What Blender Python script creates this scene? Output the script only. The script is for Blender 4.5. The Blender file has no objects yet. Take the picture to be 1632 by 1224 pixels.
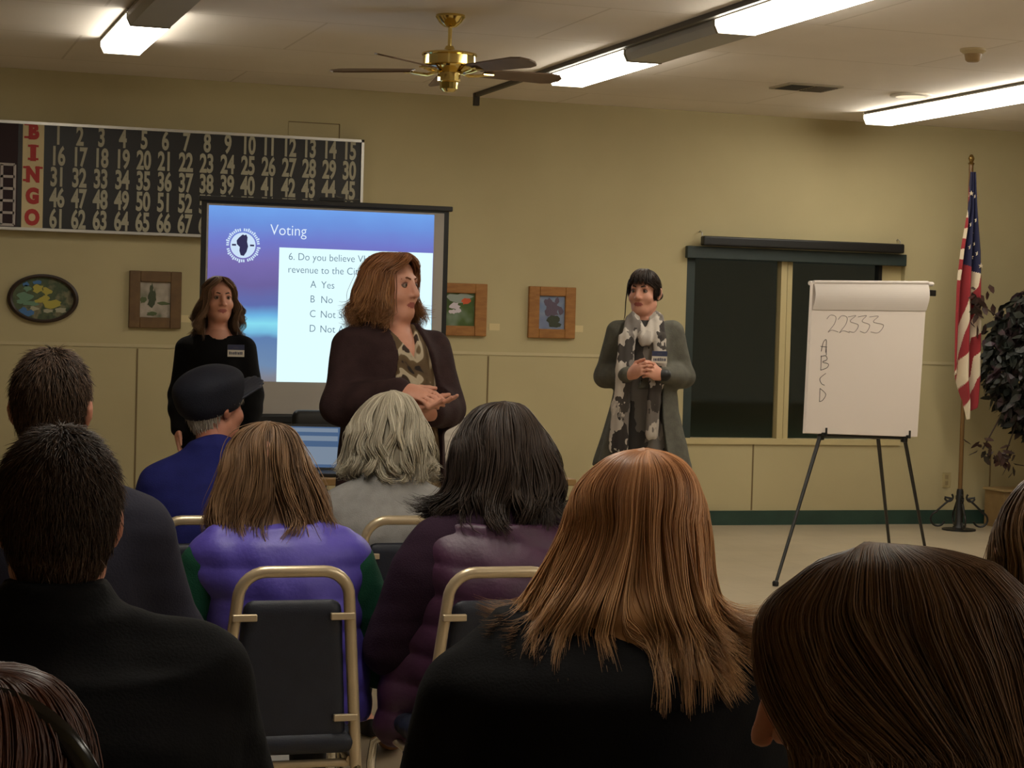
import bpy, math, random
import numpy as np
from mathutils import Vector, Matrix

# ---------------------------------------------------------------- camera, world, exposure
SC = bpy.context.scene
COL = SC.collection
CAM_H, FPX = 1.52, 3195.0
YAW, PITCH, ROLL = math.radians(18.03), math.radians(-1.79), math.radians(1.56)
WALL_Y, CEIL = 14.1, 3.15
_fw = Vector((math.sin(YAW)*math.cos(PITCH), math.cos(YAW)*math.cos(PITCH), math.sin(PITCH)))
_r0 = Vector((math.cos(YAW), -math.sin(YAW), 0)); _u0 = _r0.cross(_fw)
_rt = math.cos(ROLL)*_r0 + math.sin(ROLL)*_u0
_up = -math.sin(ROLL)*_r0 + math.cos(ROLL)*_u0
EYE = Vector((0, 0, CAM_H))
cd = bpy.data.cameras.new('camera'); cam = bpy.data.objects.new('camera', cd); COL.objects.link(cam)
cam.matrix_world = Matrix(((_rt.x, _up.x, -_fw.x, 0), (_rt.y, _up.y, -_fw.y, 0), (_rt.z, _up.z, -_fw.z, CAM_H), (0, 0, 0, 1)))
cd.sensor_width = 36.0; cd.lens = FPX/1632*36.0; cd.clip_end = 100; cd.clip_start = 0.05
SC.camera = cam
W = bpy.data.worlds.new('night'); SC.world = W; W.use_nodes = True
W.node_tree.nodes['Background'].inputs[0].default_value = (0.014, 0.015, 0.012, 1)
W.node_tree.nodes['Background'].inputs[1].default_value = 1.0
SC.view_settings.view_transform = 'Standard'; SC.view_settings.look = 'None'
SC.view_settings.gamma = 1.0; SC.view_settings.use_curve_mapping = False
SC.view_settings.exposure = 0.0
LAMP = 16.0            # radiance of the lit fluorescent lenses
CEIL_BACK = 1.35       # boost on that for the unseen fixtures, raised as fill light

def ray(px, py): return _fw + _rt*((px-816)/FPX) - _up*((py-612)/FPX)
def at(px, py, d): return EYE + ray(px, py)*d
def on_y(px, py, y=WALL_Y): r = ray(px, py); return EYE + r*(y/r.y)
def on_z(px, py, z): r = ray(px, py); return EYE + r*((z-CAM_H)/r.z)

# ---------------------------------------------------------------- materials
def lin(c):
    return tuple(((v/255)/12.92 if v/255 <= .04045 else ((v/255+.055)/1.055)**2.4) for v in c)
def nd(nt, t, **kw):
    n = nt.nodes.new(t)
    for k, v in kw.items(): setattr(n, k, v)
    return n
def mat(name, c, rough=.6, metal=0., c2=None, scale=8., bump=0., bscale=60., spec=.5, stretch=None, sheen=0., detail=3.):
    m = bpy.data.materials.new(name); m.use_nodes = True; nt = m.node_tree
    b = nt.nodes['Principled BSDF']; L = nt.links
    b.inputs['Roughness'].default_value = rough; b.inputs['Metallic'].default_value = metal
    b.inputs['Specular IOR Level'].default_value = spec
    if sheen: b.inputs['Sheen Weight'].default_value = sheen
    c = lin(c); b.inputs['Base Color'].default_value = (*c, 1)
    tc = nd(nt, 'ShaderNodeTexCoord'); src = tc.outputs['Object']
    if stretch:
        mp = nd(nt, 'ShaderNodeMapping'); mp.inputs['Scale'].default_value = stretch; L.new(src, mp.inputs[0]); src = mp.outputs[0]
    if c2 is not None:
        n = nd(nt, 'ShaderNodeTexNoise'); n.inputs['Scale'].default_value = scale; n.inputs['Detail'].default_value = detail; L.new(src, n.inputs[0])
        r = nd(nt, 'ShaderNodeValToRGB'); r.color_ramp.elements[0].position = .35; r.color_ramp.elements[1].position = .65
        r.color_ramp.elements[0].color = (*c, 1); r.color_ramp.elements[1].color = (*lin(c2), 1)
        L.new(n.outputs[0], r.inputs[0]); L.new(r.outputs[0], b.inputs['Base Color'])
    if bump:
        n = nd(nt, 'ShaderNodeTexNoise'); n.inputs['Scale'].default_value = bscale; n.inputs['Detail'].default_value = 4; L.new(src, n.inputs[0])
        bm = nd(nt, 'ShaderNodeBump'); bm.inputs['Strength'].default_value = bump; bm.inputs['Distance'].default_value = .01
        L.new(n.outputs[0], bm.inputs['Height']); L.new(bm.outputs[0], b.inputs['Normal'])
    return m
def emit(name, c, s):
    m = bpy.data.materials.new(name); m.use_nodes = True; nt = m.node_tree
    for n in list(nt.nodes):
        if n.type == 'BSDF_PRINCIPLED': nt.nodes.remove(n)
    e = nd(nt, 'ShaderNodeEmission'); e.inputs[0].default_value = (*lin(c), 1); e.inputs[1].default_value = s
    nt.links.new(e.outputs[0], nt.nodes['Material Output'].inputs[0]); return m
def blotch(name, stops, scale=4., rough=.7, detail=2., stretch=None, dist=0., kind='noise'):
    """cloth or paint in patches: ramp over noise or over voronoi cells"""
    m = bpy.data.materials.new(name); m.use_nodes = True; nt = m.node_tree; L = nt.links
    b = nt.nodes['Principled BSDF']; b.inputs['Roughness'].default_value = rough
    tc = nd(nt, 'ShaderNodeTexCoord'); mp = nd(nt, 'ShaderNodeMapping'); L.new(tc.outputs['Object'], mp.inputs[0])
    if stretch: mp.inputs['Scale'].default_value = stretch
    if kind == 'noise':
        n = nd(nt, 'ShaderNodeTexNoise'); n.inputs['Scale'].default_value = scale; n.inputs['Detail'].default_value = detail
        n.inputs['Distortion'].default_value = dist; L.new(mp.outputs[0], n.inputs[0]); f = n.outputs[0]
    else:
        n0 = nd(nt, 'ShaderNodeTexNoise'); n0.inputs['Scale'].default_value = scale*2; L.new(mp.outputs[0], n0.inputs[0])
        mx = nd(nt, 'ShaderNodeMix', data_type='VECTOR'); mx.inputs[0].default_value = dist; L.new(mp.outputs[0], mx.inputs[4]); L.new(n0.outputs['Color'], mx.inputs[5])
        n = nd(nt, 'ShaderNodeTexVoronoi'); n.inputs['Scale'].default_value = scale; L.new(mx.outputs[1], n.inputs[0])
        sx = nd(nt, 'ShaderNodeSeparateColor'); L.new(n.outputs['Color'], sx.inputs[0]); f = sx.outputs[0]
    r = nd(nt, 'ShaderNodeValToRGB'); r.color_ramp.interpolation = 'CONSTANT' if kind != 'noise' else 'LINEAR'
    e = r.color_ramp.elements
    while len(e) < len(stops): e.new(.5)
    for q, (p, c) in zip(e, stops): q.position = p; q.color = (*lin(c), 1)
    L.new(f, r.inputs[0]); L.new(r.outputs[0], b.inputs['Base Color']); return m
def hair_mat(name, dark, light, tip=None, rough=.42, spec=.35):
    m = bpy.data.materials.new(name); m.use_nodes = True; nt = m.node_tree; L = nt.links
    b = nt.nodes['Principled BSDF']; b.inputs['Roughness'].default_value = rough; b.inputs['Specular IOR Level'].default_value = spec
    a = nd(nt, 'ShaderNodeAttribute', attribute_name='tint'); r = nd(nt, 'ShaderNodeValToRGB')
    r.color_ramp.elements[0].color = (*lin(dark), 1); r.color_ramp.elements[1].color = (*lin(light), 1)
    L.new(a.outputs['Fac'], r.inputs[0]); out = r.outputs[0]
    if tip is not None:
        a2 = nd(nt, 'ShaderNodeAttribute', attribute_name='along'); mx = nd(nt, 'ShaderNodeMix', data_type='RGBA')
        mr = nd(nt, 'ShaderNodeMapRange'); mr.inputs[1].default_value = .1; mr.inputs[2].default_value = .75; mr.inputs[4].default_value = .75
        L.new(a2.outputs['Fac'], mr.inputs[0]); L.new(mr.outputs[0], mx.inputs[0]); L.new(out, mx.inputs[6])
        r2 = nd(nt, 'ShaderNodeValToRGB'); r2.color_ramp.elements[0].color = (*lin(tip[0]), 1); r2.color_ramp.elements[1].color = (*lin(tip[1]), 1)
        L.new(a.outputs['Fac'], r2.inputs[0]); L.new(r2.outputs[0], mx.inputs[7]); out = mx.outputs[2]
    L.new(out, b.inputs['Base Color']); return m

M = {}
M['wall'] = mat('wall_paint', (190, 177, 136), .75, c2=(184, 171, 131), scale=1.5, bump=.06, bscale=180)
M['wall_trim'] = mat('wall_batten', (196, 183, 144), .6)
M['joint'] = mat('wall_joint', (120, 102, 70), .8)
M['base'] = mat('green_vinyl_base', (38, 62, 54), .45, c2=(46, 72, 62), scale=6)
M['metal_gold'] = mat('champagne_metal', (196, 178, 148), .30, .45)
M['chrome'] = mat('chrome', (215, 210, 200), .12, 1.)
M['brass'] = mat('polished_brass', (226, 202, 128), .12, 1.)
M['blade'] = mat('walnut_fan_blade', (120, 96, 72), .55, c2=(104, 80, 58), scale=5, stretch=(1, 1, 1))
M['black'] = mat('black_paint', (20, 19, 18), .45)
M['blackcloth'] = mat('black_fabric', (10, 9, 10), .9, bump=.2, bscale=300, spec=.2)
M['navy_vinyl'] = mat('dark_blue_vinyl', (20, 25, 40), .5, c2=(24, 30, 46), scale=20, bump=.1, bscale=250)
M['white'] = mat('white_card', (225, 218, 205), .7)
M['paper'] = mat('flip_chart_paper', (222, 210, 200), .8)
M['ink'] = mat('marker_ink', (60, 52, 52), .7)
M['alu'] = mat('brushed_aluminium', (190, 186, 178), .35, .8)
M['skin'] = mat('skin', (222, 164, 140), .5, c2=(212, 150, 126), scale=14, spec=.4)
M['skin_red'] = mat('ruddy_skin', (188, 130, 106), .5, c2=(176, 112, 90), scale=14, spec=.4)
M['lips'] = mat('lips', (168, 92, 84), .4)
M['eyew'] = mat('eye_white', (150, 130, 118), .25)
M['iris'] = mat('iris', (42, 30, 24), .2)
M['jeans'] = mat('dark_trousers', (28, 28, 34), .85, c2=(34, 34, 42), scale=30)
M['shoe'] = mat('dark_shoe', (24, 20, 18), .5)

# ---------------------------------------------------------------- object helpers
def tag(o, label=None, cat=None, group=None, kind=None):
    if label: o['label'] = label
    if cat: o['category'] = cat
    if group: o['group'] = group
    if kind: o['kind'] = kind
    return o
def empty(name, loc, label, cat, group=None, rz=0.):
    o = bpy.data.objects.new(name, None); COL.objects.link(o); o.location = loc; o.rotation_euler = (0, 0, rz); o.empty_display_size = .1
    return tag(o, label, cat, group)
def put(name, me, m, parent=None, smooth=False):
    o = bpy.data.objects.new(name, me); COL.objects.link(o)
    for k in (m if isinstance(m, (list, tuple)) else [m]): me.materials.append(k)
    if parent is not None: o.parent = parent
    if smooth: me.polygons.foreach_set('use_smooth', np.ones(len(me.polygons), bool))
    return o
def quads(name, V, F, m, parent=None, smooth=True, attrs=None, mi=None):
    V = np.asarray(V, np.float32); F = np.asarray(F, np.int32)
    me = bpy.data.meshes.new(name); n = F.shape[1]
    me.vertices.add(len(V)); me.vertices.foreach_set('co', V.ravel())
    me.loops.add(F.size); me.loops.foreach_set('vertex_index', F.ravel())
    me.polygons.add(len(F)); me.polygons.foreach_set('loop_start', np.arange(0, F.size, n, dtype=np.int32))
    if mi is not None:
        pass
    me.update(calc_edges=True); me.validate()
    for k, a in (attrs or {}).items():
        at_ = me.attributes.new(k, 'FLOAT', 'POINT'); at_.data.foreach_set('value', np.asarray(a, np.float32))
    o = put(name, me, m, parent, smooth)
    if mi is not None: me.polygons.foreach_set('material_index', np.asarray(mi, np.int32))
    return o
class MB:
    """collects shapes into ONE mesh"""
    def __init__(s): s.v = []; s.f = []
    def add(s, V, F):
        b = len(s.v); s.v += [tuple(x) for x in V]; s.f += [tuple(i+b for i in f) for f in F]; return s
    def box(s, a, b, bev=0., M4=None):
        x0, y0, z0 = (min(a[i], b[i]) for i in range(3)); x1, y1, z1 = (max(a[i], b[i]) for i in range(3))
        if bev <= 0:
            V = [(x, y, z) for x in (x0, x1) for y in (y0, y1) for z in (z0, z1)]
            F = [(0, 1, 3, 2), (4, 6, 7, 5), (0, 4, 5, 1), (2, 3, 7, 6), (0, 2, 6, 4), (1, 5, 7, 3)]
        else:
            import bmesh
            bm = bmesh.new(); bmesh.ops.create_cube(bm, size=1)
            for v in bm.verts: v.co = Vector(((x0+x1)/2+v.co.x*(x1-x0), (y0+y1)/2+v.co.y*(y1-y0), (z0+z1)/2+v.co.z*(z1-z0)))
            bmesh.ops.bevel(bm, geom=list(bm.edges), offset=bev, segments=3, affect='EDGES', profile=.5)
            bm.verts.index_update(); V = [v.co.copy() for v in bm.verts]; F = [[v.index for v in f.verts] for f in bm.faces]; bm.free()
        if M4 is not None: V = [M4 @ Vector(v) for v in V]
        return s.add(V, F)
    def tube(s, pts, r, n=10, closed=False, rx=None, up=None):
        P = [Vector(p) for p in pts]; m = len(P); rr = r if isinstance(r, (list, tuple)) else [r]*m
        V = []; N = None
        for i in range(m):
            if closed: T = (P[(i+1) % m]-P[i-1])
            else: T = P[min(i+1, m-1)]-P[max(i-1, 0)]
            T.normalize()
            if N is None:
                N = Vector(up) if up is not None else (Vector((0, 0, 1)) if abs(T.z) < .9 else Vector((1, 0, 0)))
            N = (N-T*N.dot(T)); N.normalize(); B = T.cross(N)
            k = rx if rx else 1.
            for j in range(n):
                a = 2*math.pi*j/n; V.append(P[i]+N*(math.cos(a)*rr[i])+B*(math.sin(a)*rr[i]*k))
        F = []
        for i in range(m if closed else m-1):
            for j in range(n):
                i2 = (i+1) % m; F.append((i*n+j, i*n+(j+1) % n, i2*n+(j+1) % n, i2*n+j))
        if not closed: F += [tuple(range(n))[::-1], tuple((m-1)*n+j for j in range(n))]
        return s.add(V, F)
    def lathe(s, prof, c=(0, 0, 0), n=28, ax='z', sx=1., sy=1.):
        V = []
        for r, z in prof:
            for j in range(n):
                a = 2*math.pi*j/n; p = (r*math.cos(a)*sx, r*math.sin(a)*sy, z)
                if ax == 'y': p = (p[0], z, p[1])
                V.append((p[0]+c[0], p[1]+c[1], p[2]+c[2]))
        F = [(i*n+j, i*n+(j+1) % n, (i+1)*n+(j+1) % n, (i+1)*n+j) for i in range(len(prof)-1) for j in range(n)]
        F += [tuple(range(n))[::-1], tuple((len(prof)-1)*n+j for j in range(n))]
        return s.add(V, F)
    def prism(s, poly, y0, y1):
        """polygon in xz, thick along y"""
        n = len(poly); V = [(x, y0, z) for x, z in poly]+[(x, y1, z) for x, z in poly]
        F = [tuple(range(n)), tuple(range(2*n-1, n-1, -1))]+[(i, i+n, (i+1) % n+n, (i+1) % n) for i in range(n)]
        return s.add(V, F)
    def build(s, name, m, parent=None, smooth=False, ang=None):
        me = bpy.data.meshes.new(name); me.from_pydata([tuple(v) for v in s.v], [], s.f); me.validate()
        import bmesh
        bm = bmesh.new(); bm.from_mesh(me); bmesh.ops.recalc_face_normals(bm, faces=bm.faces); bm.to_mesh(me); bm.free(); me.update()
        o = put(name, me, m, parent, smooth)
        if smooth: me.set_sharp_from_angle(angle=math.radians(ang or 40))
        return o
def text_mesh(body, size, loc, sx=1., off=0., ext=.001, align='LEFT', spacing=1.):
    cu = bpy.data.curves.new('t', 'FONT'); cu.body = body; cu.size = size; cu.align_x = align; cu.offset = off; cu.extrude = ext; cu.space_character = spacing; cu.resolution_u = 4
    o = bpy.data.objects.new('t', cu); COL.objects.link(o); bpy.context.view_layer.update()
    me = bpy.data.meshes.new_from_object(o.evaluated_get(bpy.context.evaluated_depsgraph_get())); bpy.data.objects.remove(o); bpy.data.curves.remove(cu)
    V = [(loc[0]+v.co.x*sx, loc[1]-v.co.z, loc[2]+v.co.y) for v in me.vertices]; F = [tuple(p.vertices) for p in me.polygons]
    bpy.data.meshes.remove(me); return V, F

# ---------------------------------------------------------------- the room shell
X0, X1, YB = -7.0, 13.0, -5.0
def struct(name, mb, m, parent=None, smooth=False): return tag(mb.build(name, m, parent, smooth), kind='structure')
def floor_mat():
    m = mat('floor_tile', (190, 175, 150), .28, c2=(180, 165, 141), scale=2.2, spec=.35); nt = m.node_tree; L = nt.links; b = nt.nodes['Principled BSDF']
    tc = nd(nt, 'ShaderNodeTexCoord'); br = nd(nt, 'ShaderNodeTexBrick'); br.offset = 0; br.inputs['Scale'].default_value = 1.64
    br.inputs['Brick Width'].default_value = .5; br.inputs['Row Height'].default_value = .5; br.inputs['Mortar Size'].default_value = .004
    br.inputs['Color1'].default_value = (1, 1, 1, 1); br.inputs['Color2'].default_value = (.93, .93, .93, 1); br.inputs['Mortar'].default_value = (.78, .76, .72, 1)
    L.new(tc.outputs['Object'], br.inputs[0]); src = b.inputs['Base Color'].links[0].from_socket
    mx = nd(nt, 'ShaderNodeMix', data_type='RGBA', blend_type='MULTIPLY'); mx.inputs[0].default_value = 1.
    L.new(src, mx.inputs[6]); L.new(br.outputs[0], mx.inputs[7]); L.new(mx.outputs[2], b.inputs['Base Color']); return m
struct('floor', MB().box((X0, YB, -.1), (X1, WALL_Y+.2, 0)), floor_mat())
def ceil_mat():
    m = mat('ceiling_panels', (238, 228, 216), .85, c2=(230, 220, 208), scale=.9, bump=.08, bscale=120); nt = m.node_tree; L = nt.links; b = nt.nodes['Principled BSDF']
    tc = nd(nt, 'ShaderNodeTexCoord'); br = nd(nt, 'ShaderNodeTexBrick'); br.offset = .5; br.inputs['Scale'].default_value = 1.
    br.inputs['Brick Width'].default_value = 2.44; br.inputs['Row Height'].default_value = 1.22; br.inputs['Mortar Size'].default_value = .008
    br.inputs['Color1'].default_value = (1, 1, 1, 1); br.inputs['Color2'].default_value = (.95, .95, .95, 1); br.inputs['Mortar'].default_value = (.8, .78, .74, 1)
    L.new(tc.outputs['Object'], br.inputs[0]); src = b.inputs['Base Color'].links[0].from_socket
    mx = nd(nt, 'ShaderNodeMix', data_type='RGBA', blend_type='MULTIPLY'); mx.inputs[0].default_value = 1.
    L.new(src, mx.inputs[6]); L.new(br.outputs[0], mx.inputs[7]); L.new(mx.outputs[2], b.inputs['Base Color']); return m
struct('ceiling', MB().box((X0, YB, CEIL), (X1, WALL_Y+.2, CEIL+.1)), ceil_mat())
wl, wr_ = on_y(1091, 560).x, on_y(1438, 560).x
wz0, wz1 = on_y(1200, 702).z, on_y(1200, 396).z
struct('wall_front', MB().box((X0, WALL_Y, 0), (wl, WALL_Y+.15, CEIL)).box((wr_, WALL_Y, 0), (X1, WALL_Y+.15, CEIL))
       .box((wl, WALL_Y, 0), (wr_, WALL_Y+.15, wz0)).box((wl, WALL_Y, wz1), (wr_, WALL_Y+.15, CEIL)), M['wall'])
struct('wall_left', MB().box((X0-.15, YB, 0), (X0, WALL_Y+.15, CEIL)), M['wall'])
struct('wall_right', MB().box((X1, YB, 0), (X1+.15, WALL_Y+.15, CEIL)), M['wall'])
struct('wall_back', MB().box((X0-.15, YB-.15, 0), (X1+.15, YB, CEIL)), M['wall'])
struct('baseboard_front', MB().box((X0, WALL_Y-.014, 0), (X1, WALL_Y, .111)), M['base'])
SEAM = on_y(816, 564).z
sm = MB().box((X0, WALL_Y-.006, SEAM-.012), (wl-.02, WALL_Y, SEAM+.012)).box((wr_+.02, WALL_Y-.006, SEAM-.012), (X1, WALL_Y, SEAM+.012))
struct('trim_1', sm, M['wall_trim'])
jm = MB()
for px, py in ((217, 650), (776, 650), (1199, 760), (1577, 770)):
    x = on_y(px, py).x; z1 = SEAM-.02 if px < 1000 else min(SEAM-.02, wz0-.03)
    jm.box((x-.006, WALL_Y-.003, .115), (x+.006, WALL_Y, z1))
struct('trim_2', jm, M['joint'])
pa, pb = on_y(460, 193), on_y(541, 228)
pm = MB().box((pa.x, WALL_Y-.004, pb.z), (pb.x, WALL_Y, pa.z))
struct('trim_3', pm, M['wall']); 
struct('trim_4', MB().box((pb.x-.008, WALL_Y-.006, pb.z), (pb.x, WALL_Y, pa.z)).box((pa.x, WALL_Y-.006, pa.z-.006), (pb.x, WALL_Y, pa.z)), M['joint'])
# back wall windows (they show as dark panes reflected in the front window)
for i in range(4):
    x = 5.2+i*1.55
    struct('window_%d' % (i+2), MB().box((x, YB, .95), (x+.95, YB+.02, 2.2)), mat('night_pane', (12, 13, 14), .3))

# front window
struct('ground', MB().box((-12, WALL_Y+.2, -.5), (30, 45, -.3)), mat('pane_fill_ground', (70, 92, 70), .9, c2=(58, 78, 60), scale=2))  # ground added outside so the lower panes read lighter and greener
yl_ = bpy.data.lights.new('added_outdoor_fill', 'POINT'); yl_.energy = 420; yl_.color = (.85, 1., .85); yl_.shadow_soft_size = .2  # added outdoor light, only there to brighten the ground behind the panes
yo_ = bpy.data.objects.new('added_outdoor_fill', yl_); COL.objects.link(yo_); yo_.location = (14, 24, 4.5)
gl = bpy.data.materials.new('window_glass'); gl.use_nodes = True; nt = gl.node_tree; b = nt.nodes['Principled BSDF']
b.inputs['Base Color'].default_value = (.72, .76, .72, 1); b.inputs['Roughness'].default_value = .04; b.inputs['Transmission Weight'].default_value = 1.; b.inputs['IOR'].default_value = 1.5
win = tag(bpy.data.objects.new('window_1', None), kind='structure'); COL.objects.link(win); win['label'] = 'wide dark window with teal frame behind the flip chart'
M['teal'] = mat('dark_teal_frame', (44, 56, 54), .5); M['cream'] = mat('cream_vinyl_sash', (196, 180, 134), .5)
mx0, mx1 = on_y(1243, 560).x, on_y(1262, 560).x
fr = MB().box((wl, WALL_Y+.02, wz0), (wl+.075, WALL_Y+.12, wz1)).box((wl, WALL_Y+.02, wz1-.07), (wr_, WALL_Y+.12, wz1))
fr.build('frame', M['teal'], win)
sash = MB().box((mx0, WALL_Y+.015, wz0), (mx0+.05, WALL_Y+.10, wz1-.06)).box((mx0+.06, WALL_Y+.03, wz0), (mx1, WALL_Y+.12, wz1-.06))
xr = on_y(1411, 430).x
sash.box((wl-.02, WALL_Y-.015, wz0-.03), (wr_, WALL_Y+.12, wz0+.015)).box((xr, WALL_Y+.06, wz0), (wr_, WALL_Y+.13, wz1))
sash.build('sash', M['cream'], win)
MB().box((xr-.03, WALL_Y+.05, wz0), (xr, WALL_Y+.12, wz1-.06)).build('stile', M['black'], win)
MB().box((wl+.07, WALL_Y+.08, wz0), (mx0+.01, WALL_Y+.088, wz1-.05)).build('pane', gl, win)
MB().box((mx1-.01, WALL_Y+.08, wz0), (xr-.01, WALL_Y+.088, wz1-.05)).build('pane', gl, win)
a, c = on_y(1092, 389), on_y(1440, 425)
MB().box((a.x, WALL_Y-.05, on_y(1270, 418).z), (c.x, WALL_Y-.003, on_y(1270, 399).z), .006).build('valance', M['teal'], win)
a, c = on_y(1112, 377), on_y(1430, 401)
bl = empty('roller_blind', (0, 0, 0), 'long black roller blind case mounted across the top of the dark window', 'blind')
za, zb = on_y(1270, 383).z, on_y(1270, 398).z
MB().box((a.x, WALL_Y-.12, zb), (c.x, WALL_Y-.052, za), .012).build('case', M['black'], bl)
for x in (a.x+.01, c.x-.01): MB().tube([(x, WALL_Y-.06, za-.01), (x, WALL_Y-.06, za+.025), (x, WALL_Y-.02, za+.04), (x, WALL_Y-.001, za+.03)], .005, 6).build('bracket', M['alu'], bl)

# ---------------------------------------------------------------- ceiling things
em_on = emit('lit_lens', (255, 248, 232), LAMP)
em_back = emit('lit_lens_back', (255, 248, 232), LAMP*CEIL_BACK)
M['lens_off'] = mat('unlit_lens', (172, 168, 160), .5); M['fix'] = mat('fixture_steel', (150, 142, 126), .5)
FW, FH = .25, .09
def fixture(x, y0, y1, lit, label, m=None):
    t = empty('fluorescent_light', (x, (y0+y1)/2, CEIL), label, 'ceiling light', 'fluorescent wrap lights on the ceiling')
    h = (y1-y0)/2
    MB().box((-FW/2+.03, -h, -.018), (FW/2-.03, h, 0)).box((-FW/2-.003, -h, -.024), (FW/2+.003, h, -.017)).build('housing', M['fix'], t)
    ln = MB(); prof = [(-FW/2, -.022), (-FW/2, -.05), (-FW/2+.02, -FH), (FW/2-.02, -FH), (FW/2, -.05), (FW/2, -.022)]
    ln.prism(prof, -h+.012, h-.012); ln.build('lens', (m or em_on) if lit else M['lens_off'], t)
    for s in (-1, 1): MB().prism([(-FW/2-.002, 0), (-FW/2-.002, -.052), (-FW/2+.018, -FH-.003), (FW/2-.018, -FH-.003), (FW/2+.002, -.052), (FW/2+.002, 0)], s*h-.006, s*h+.006).build('end_cap', M['white'] if lit else M['fix'], t)
    return t
zl = CEIL-FH
p1 = on_z(194, 86, zl); p2 = on_z(1030, 115, zl)
L1x = p1.x; y1e = p1.y
yl = on_z(240, 43, zl).y; L2x = (on_z(905, 137, zl).x)
# left row: lit lens near the wall, an unlit one towards the camera
fixture(L1x, yl, y1e, True, 'lit ceiling light at upper left above the bingo board')
fixture(L1x, yl-1.25, yl-.01, False, 'unlit grey ceiling light in line with the lit one at upper left')
yf1 = on_z(900, 137, zl).y; yf0 = on_z(1015, 99, zl).y
yn1 = on_z(1165, 54, zl).y
fixture(L2x, yf0, yf1, True, 'lit ceiling light next to the right blades of the ceiling fan')
fixture(L2x, yn1+.01, yf0-.01, False, 'unlit grey ceiling light between the two lit ones right of the fan')
fixture(L2x, yn1-2.4, yn1-.01, True, 'lit ceiling light at the top edge right of the fan')
p3 = on_z(1400, 199, zl)
fixture(p3.x, p3.y-2.44, p3.y, True, 'lit ceiling light at right in front of the flag')
fixture(p3.x, p3.y-4.9, p3.y-2.46, True, 'lit ceiling light at the right edge of the picture', None)
# unseen lights assumed over the hall, plus fill added near the back wall
for x, y, lb in ((L1x-.3, 4.6, 'lit ceiling light over the left of the audience, out of the frame'), (L2x, 1.4, 'lit ceiling light over the middle of the hall, out of the frame'), (p3.x, 1.0, 'lit ceiling light over the right of the hall, out of the frame'), (L2x, -2.6, 'lit ceiling light added as fill near the back wall, out of the frame')):
    fixture(x, y-1.2, y+1.2, True, lb, em_back)
# track beside the middle row
a = on_z(792, 152, CEIL-.03); tx = L2x-FW/2-.05
tr = empty('ceiling_track', (tx, 0, CEIL), 'thin dark ceiling track running along the middle row of lights to the wall', 'track')
MB().box((-.014, 4.0, -.028), (.014, WALL_Y-.25, 0)).build('rail', mat('track_metal', (70, 64, 54), .5), tr)
MB().box((-.02, WALL_Y-.29, -.09), (.02, WALL_Y-.245, 0), .004).build('end_bracket', mat('bracket_metal', (52, 46, 38), .5), tr)
# vent, smoke detector, round lamp
p = on_z(1285, 138, CEIL)
v = empty('air_vent', (p.x, p.y, CEIL), 'small rectangular air vent in the ceiling between the two right hand lights', 'vent')
MB().box((-.2, -.16, -.012), (.2, .16, 0)).build('frame', mat('vent_frame', (150, 138, 116), .6), v)
MB().box((-.17, -.13, -.014), (-.01, .13, -.004)).build('grille', mat('vent_dark', (34, 29, 24), .8), v)
sl = MB()
for k in range(7): sl.box((.01, -.13+k*.04, -.018), (.17, -.115+k*.04, -.01))
sl.build('louver', mat('vent_louver', (92, 82, 66), .7), v)
p = on_z(1551, 78, CEIL)
d_ = empty('smoke_detector', (p.x, p.y, CEIL), 'small beige smoke detector on the ceiling at upper right', 'detector')
MB().lathe([(.075, 0), (.075, -.012), (.06, -.025), (.05, -.03)]).build('base', mat('beige_plastic', (176, 156, 116), .5), d_, True)
MB().lathe([(.05, -.03), (.042, -.065), (.03, -.075), (.002, -.077)]).build('cover', mat('tan_plastic', (150, 122, 80), .5), d_, True)
p = on_z(1452, 151, CEIL)
r_ = empty('round_ceiling_lamp', (p.x, p.y, CEIL), 'small round lit ceiling lamp beside the air vent', 'ceiling lamp')
MB().lathe([(.14, 0), (.145, -.012), (.125, -.016)]).build('ring', M['white'], r_, True)
MB().lathe([(.12, -.010), (.10, -.018), (.002, -.022)]).build('lens', emit('lamp_glow', (255, 236, 200), 1.1), r_, True)
p = on_z(627, 72, CEIL)

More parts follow.
